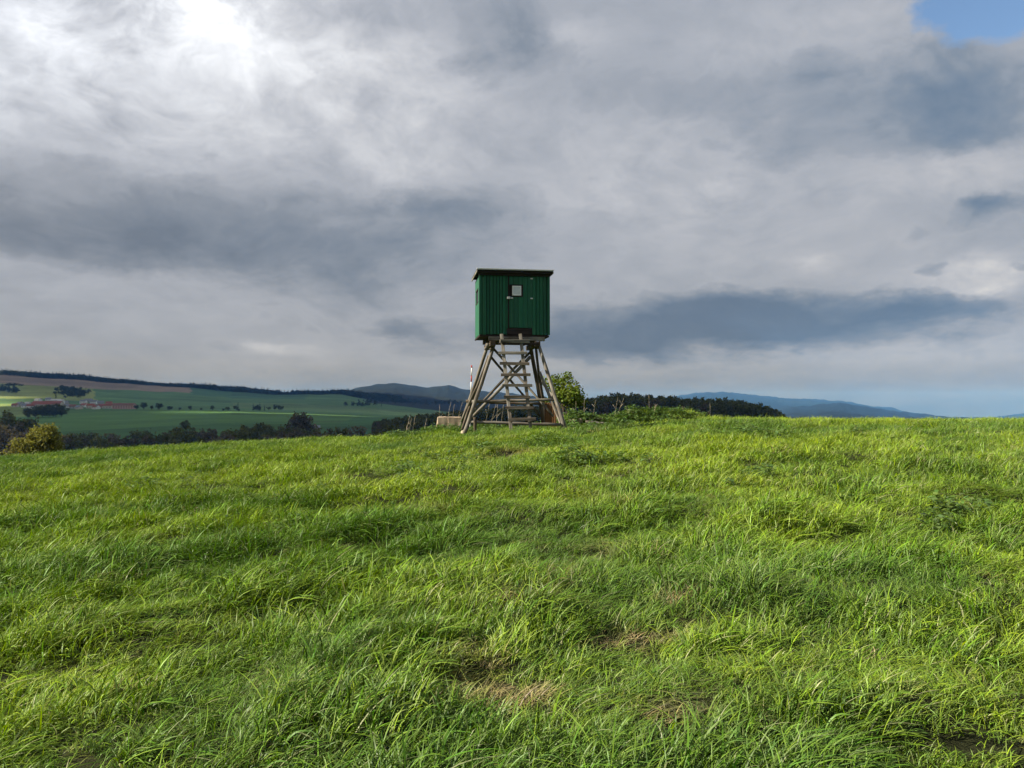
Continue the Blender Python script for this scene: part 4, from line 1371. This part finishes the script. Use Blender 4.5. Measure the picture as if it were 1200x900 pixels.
# ------------------------------------------------------------------ things around the hide
# red and white surveying stake
Y = 23.0
sp_b = G(550.8, Y, .1)
sp_t = P(552.8, 428, Y)
stake = empty('survey_stake', sp_b)
tag(stake, 'thin red and white banded stake behind the left legs of the hide', 'stake')
rows = [428, 431, 440, 447.5, 459, 468, 478, 488]
mats_ = ['red', 'white', 'red', 'white', 'red', 'white', 'red', 'white']
tot = (sp_t - sp_b)
for i, (r0, m_) in enumerate(zip(rows, mats_)):
    z0 = P(552, r0, Y).z
    z1 = P(552, rows[i + 1], Y).z if i + 1 < len(rows) else sp_b.z
    f0, f1 = (z0 - sp_b.z) / tot.z, (z1 - sp_b.z) / tot.z
    pole('band' if i else 'cap', sp_b + tot * f1, sp_b + tot * f0, .021 if i == 0 else .017, .021 if i == 0 else .017, M[m_], stake, sp_b, n=10, seg=1, wob=0.0, seed=i)

# concrete slabs at the left of the hide
def rough_block(name, w, d, h, mat, seed, sub=3, amt=.02, round_=.0):
    bm = bmesh.new()
    bmesh.ops.create_cube(bm, size=1)
    bmesh.ops.subdivide_edges(bm, edges=bm.edges[:], cuts=sub, use_grid_fill=True)
    r = random.Random(seed)
    for v in bm.verts:
        c = v.co.copy()
        if round_:
            c = c * (1 - round_) + c.normalized() * .55 * round_
        v.co = Vector((c.x * w, c.y * d, (c.z + .5) * h)) + Vector((r.uniform(-amt, amt), r.uniform(-amt, amt), r.uniform(-amt, amt)))
    bmesh.ops.bevel(bm, geom=[e for e in bm.edges if e.calc_face_angle(0) > 1.0], offset=.012, segments=1, affect='EDGES')
    me = bpy.data.meshes.new(name)
    bm.to_mesh(me); bm.free()
    me.materials.append(mat)
    o = bpy.data.objects.new(name, me)
    COL.objects.link(o)
    return o


Y = 21.4
for i, (x0, x1, lab) in enumerate(((510.5, 524.8, 'weathered tan concrete block with a chamfered free end left of the hide'), (525.2, 541, 'weathered tan concrete block nearest the left legs of the hide'))):
    w = (x1 - x0) / FPX * Y
    top = P(0, 488.6, Y).z
    c = P((x0 + x1) / 2, 490, Y + .2)
    b = min(gz(c.x, c.y), top - .3) - .08
    o = rough_block('concrete_block', w, .42, top - b, M['concrete'], 5 + i, amt=.006)
    if i == 0:
        for v in o.data.vertices:
            if v.co.x < -w * .3:
                v.co.x += (v.co.z / (top - b)) * .06
    o.location = (c.x, c.y, b)
    o.rotation_euler = (0, 0, 0.03)
    tag(o, lab, 'concrete block')
# field stones, and a dry-grass heap modelled like one
for i, (px, row, Y, w, d, h, lab) in enumerate(((673.5, 482, 24.0, .46, .36, .17, 'largest pale fieldstone on the bank right of the hide'), (668, 491, 23.4, .16, .15, .13, 'small pale stone at the foot of the bank beside the right leg'),
                                               (542.8, 496, 19.6, .13, .12, .12, 'small light stone wedged beside the left legs of the hide'), (593, 489.5, 22.4, .42, .4, .26, 'rounded tan dry-grass heap seen between the hide legs and ladder'))):
    p = P(px, row, Y)
    o = rough_block('fieldstone', w, d, h, M['stone'], 30 + i, 3, .045 * w / .5, .8)
    o.location = (p.x, p.y, gz(p.x, p.y) - .03)
    o.rotation_euler = (0, 0, i * 1.3)
    tag(o, lab, 'stone')
# rusty sheet leaning under the hide
Y = 21.9
a = P(638.5, 472, Y); b = P(652, 472, Y)
p = P(645, 480, Y)
sh = empty('rusty_sheet', (p.x, Y, gz(p.x, Y)))
tag(sh, 'rusty brown metal sheet standing upright behind the right legs', 'metal sheet')
hh = a.z - gz(p.x, Y)
wv_, nv = (b.x - a.x), 14
V, F = [], []
for i in range(nv + 1):
    x_ = -wv_ / 2 + wv_ * i / nv
    for z_, lean_ in ((-.08, 0), (hh, .10)):
        for th_ in (0, .012):
            V.append((x_, lean_ + th_ + .012 * (1 if i % 2 else -1), z_))
for i in range(nv):
    k = 4 * i
    F += [(k, k + 4, k + 6, k + 2), (k + 1, k + 3, k + 7, k + 5), (k + 2, k + 6, k + 7, k + 3)]
F += [(0, 2, 3, 1), (4 * nv, 4 * nv + 1, 4 * nv + 3, 4 * nv + 2)]
mesh_obj('corrugated_panel', V, F, M['rust'], sh)
beam('edge_batten', (-wv_ / 2 - .03, -.03, -.05), (-wv_ / 2 - .03, .07, hh + .02), .05, .04, M['brown_plank'], sh, up=Vector((0, -1, 0)))

# old timbers lying on the bank
for i, (x0, r0, x1, r1, Y, lab) in enumerate(((686, 494.5, 712, 496.5, 23.6, 'old grey timber lying at the foot of the earth bank'), (690, 490.5, 708, 491.5, 24.1, 'short dark timber lying higher on the earth bank'))):
    pa, pb = P(x0, r0, Y), P(x1, r1, Y)
    pa.z = max(pa.z, gz(pa.x, Y) + .05); pb.z = max(pb.z, gz(pb.x, Y) + .05)
    o = pole('fallen_timber', pa, pb, .05, .04, M['plank'] if i == 0 else M['pole_dark'], None, pa, seed=50 + i)
    o.location = pa
    tag(o, lab, 'timber')

# tall dry stalks left from last year
STALKS = [(478, 481, 491, 23, 'L'), (482, 487.6, 488, 23, 'L'), (494, 496.5, 494, 22.5, 'L'), (474, 476, 493, 23, 'L'), (520, 526, 475, 22.5, 'L'), (531, 540.5, 473.5, 22.5, 'L'), (527, 531, 477, 22.5, 'L'), (515, 515.5, 476, 23, 'L'),
          (580, 585, 470, 23, 'M'), (572, 578, 474, 23, 'M'), (566, 571, 476, 23.2, 'M'), (586, 587, 478, 23.2, 'M'),
          (719.5, 721.5, 469, 26, 'R'), (721, 725.5, 471, 26, 'R'), (761, 761.2, 464.5, 26.5, 'R'), (832, 832.6, 474, 27.5, 'R'), (692, 696, 471.5, 25.5, 'R'), (683, 685.5, 472, 25.5, 'R'), (765, 769, 476, 26, 'R'), (675, 671, 475, 25, 'R'), (738, 736, 479, 26, 'R'), (800, 801, 478, 27, 'R')]
SLAB = {'L': ('tall dry stalk left of the hide near the concrete blocks', 'dry stalks left of the hide'), 'M': ('tall dry stalk behind the hide between its legs', 'dry stalks behind the hide'), 'R': ('tall dry stalk growing on the earth bank right of the hide', 'dry stalks on the bank')}
for i, (xb, xt, rt, Y, kd) in enumerate(STALKS):
    b = G(xb, Y, .02)
    tp = P(xt, rt + random.uniform(-1, 4), Y) + Vector((random.uniform(-.06, .12), 0, 0))
    root = empty('dry_stalk', b)
    tag(root, SLAB[kd][0], 'stalk', SLAB[kd][1])
    pole('stem', b, tp, .0032, .0018, M['straw'], root, b, n=6, seg=5, seed=70 + i)
    hl = random.uniform(.08, .16)
    d = (tp - b).normalized()
    pole('seed_head', tp - d * .01, tp + d * hl,  .0045, .0015, M['straw'], root, b, n=6, seg=3, wob=.5, seed=170 + i)
    for k in range(random.randint(1, 3)):
        f = random.uniform(.45, .9)
        q0 = b + (tp - b) * f
        q1 = q0 + Vector((random.uniform(-.14, .14), random.uniform(-.1, .1), random.uniform(.06, .16)))
        pole('side_shoot', q0, q1, .0035, .002, M['straw'], root, b, n=5, seg=2, seed=270 + i * 3 + k)

# ------------------------------------------------------------------ unseen cloud towards the sun, placed and shaped to shade the valley
def shade_cloud_mesh(seed):
    r = random.Random(seed)
    bm = bmesh.new()
    for k in range(100):
        x_, y_ = r.uniform(-1, 1), r.uniform(-1, 1)
        s_ = r.uniform(.16, .3)
        if k >= 95:
            x_, y_ = r.uniform(-1.0, 0.0), r.uniform(0.9, 1.1)
        # gap left in the cloud so the hilltop stays sunlit
        if math.hypot(max(0.0, abs(x_ * 1450 - 700) - 60), y_ * 1750 + 2050) < s_ * 1450 + 150:
            continue
        mt = Matrix.Translation((x_ * 1450, y_ * 1750, r.uniform(-40, 60))) @ Matrix.Diagonal((s_ * 1450, s_ * 1450, 150 * r.uniform(.6, 1.3), 1))
        bmesh.ops.create_icosphere(bm, subdivisions=3, radius=1, matrix=mt)
    for gx_, gy_, gr_ in ((-150, 700, 400), (350, 800, 430), (-620, 640, 400), (-330, 560, 330), (120, 560, 320), (650, 760, 420)):  # puffs added to keep the near valley in shade
        mt = Matrix.Translation((gx_ + 700, gy_ - 2050, 0)) @ Matrix.Diagonal((gr_, gr_, 150, 1))
        bmesh.ops.create_icosphere(bm, subdivisions=3, radius=1, matrix=mt)
    for v in bm.verts:
        n_ = float(fbm(np.array([v.co.x / 160]), np.array([v.co.y / 160 + v.co.z / 60]), 5, 3)[0])
        v.co += Vector((n_ * 90, n_ * 70, n_ * 50))
    me = bpy.data.meshes.new('cloud')
    bm.to_mesh(me); bm.free()
    me.polygons.foreach_set('use_smooth', np.ones(len(me.polygons), dtype=bool))
    return me


m, t = new_mat('cloud_vapour')
d = nd(t, 'ShaderNodeBsdfDiffuse'); d.inputs['Color'].default_value = (0.92, 0.93, 0.95, 1)
o_ = nd(t, 'ShaderNodeOutputMaterial'); lk(t, d.outputs[0], o_.inputs['Surface'])
cme = shade_cloud_mesh(4)
cme.materials.append(m)
cloud = bpy.data.objects.new('cloud', cme)
COL.objects.link(cloud)
CZ = 4000.0
off = sun_dir * ((CZ + 20) / sun_dir.z)
cloud.location = Vector((-700, 2050, 0)) + Vector((off.x, off.y, CZ))
tag(cloud, 'broad grey-white cloud out of view, placed to shade the valley', kind='structure')

# ------------------------------------------------------------------ haze
hz = bpy.data.meshes.new('haze')
bm = bmesh.new()
bmesh.ops.create_cube(bm, size=1)
zlo, zhi = float(GZ.min()) - 1.5, max(float(GZ.max()) + 40.0, 60.0)
for v in bm.verts:
    v.co = Vector((v.co.x * 26400, v.co.y * 26400, (zlo + zhi) / 2 + v.co.z * (zhi - zlo)))
bm.to_mesh(hz); bm.free()
m, t = new_mat('haze_air')
pv = nd(t, 'ShaderNodeVolumePrincipled')
pv.inputs['Color'].default_value = (0.12, 0.39, 1.0, 1)
pv.inputs['Absorption Color'].default_value = (1.0, 1.0, 1.0, 1)
pv.inputs['Density'].default_value = 6.8e-5
pv.inputs['Anisotropy'].default_value = 0.0
o_ = nd(t, 'ShaderNodeOutputMaterial'); lk(t, pv.outputs[0], o_.inputs['Volume'])
hz.materials.append(m)
haze = bpy.data.objects.new('haze', hz)
COL.objects.link(haze)
tag(haze, 'thin blue-grey haze hanging over the valley', kind='stuff')
print('GROUND Z', zlo, zhi)
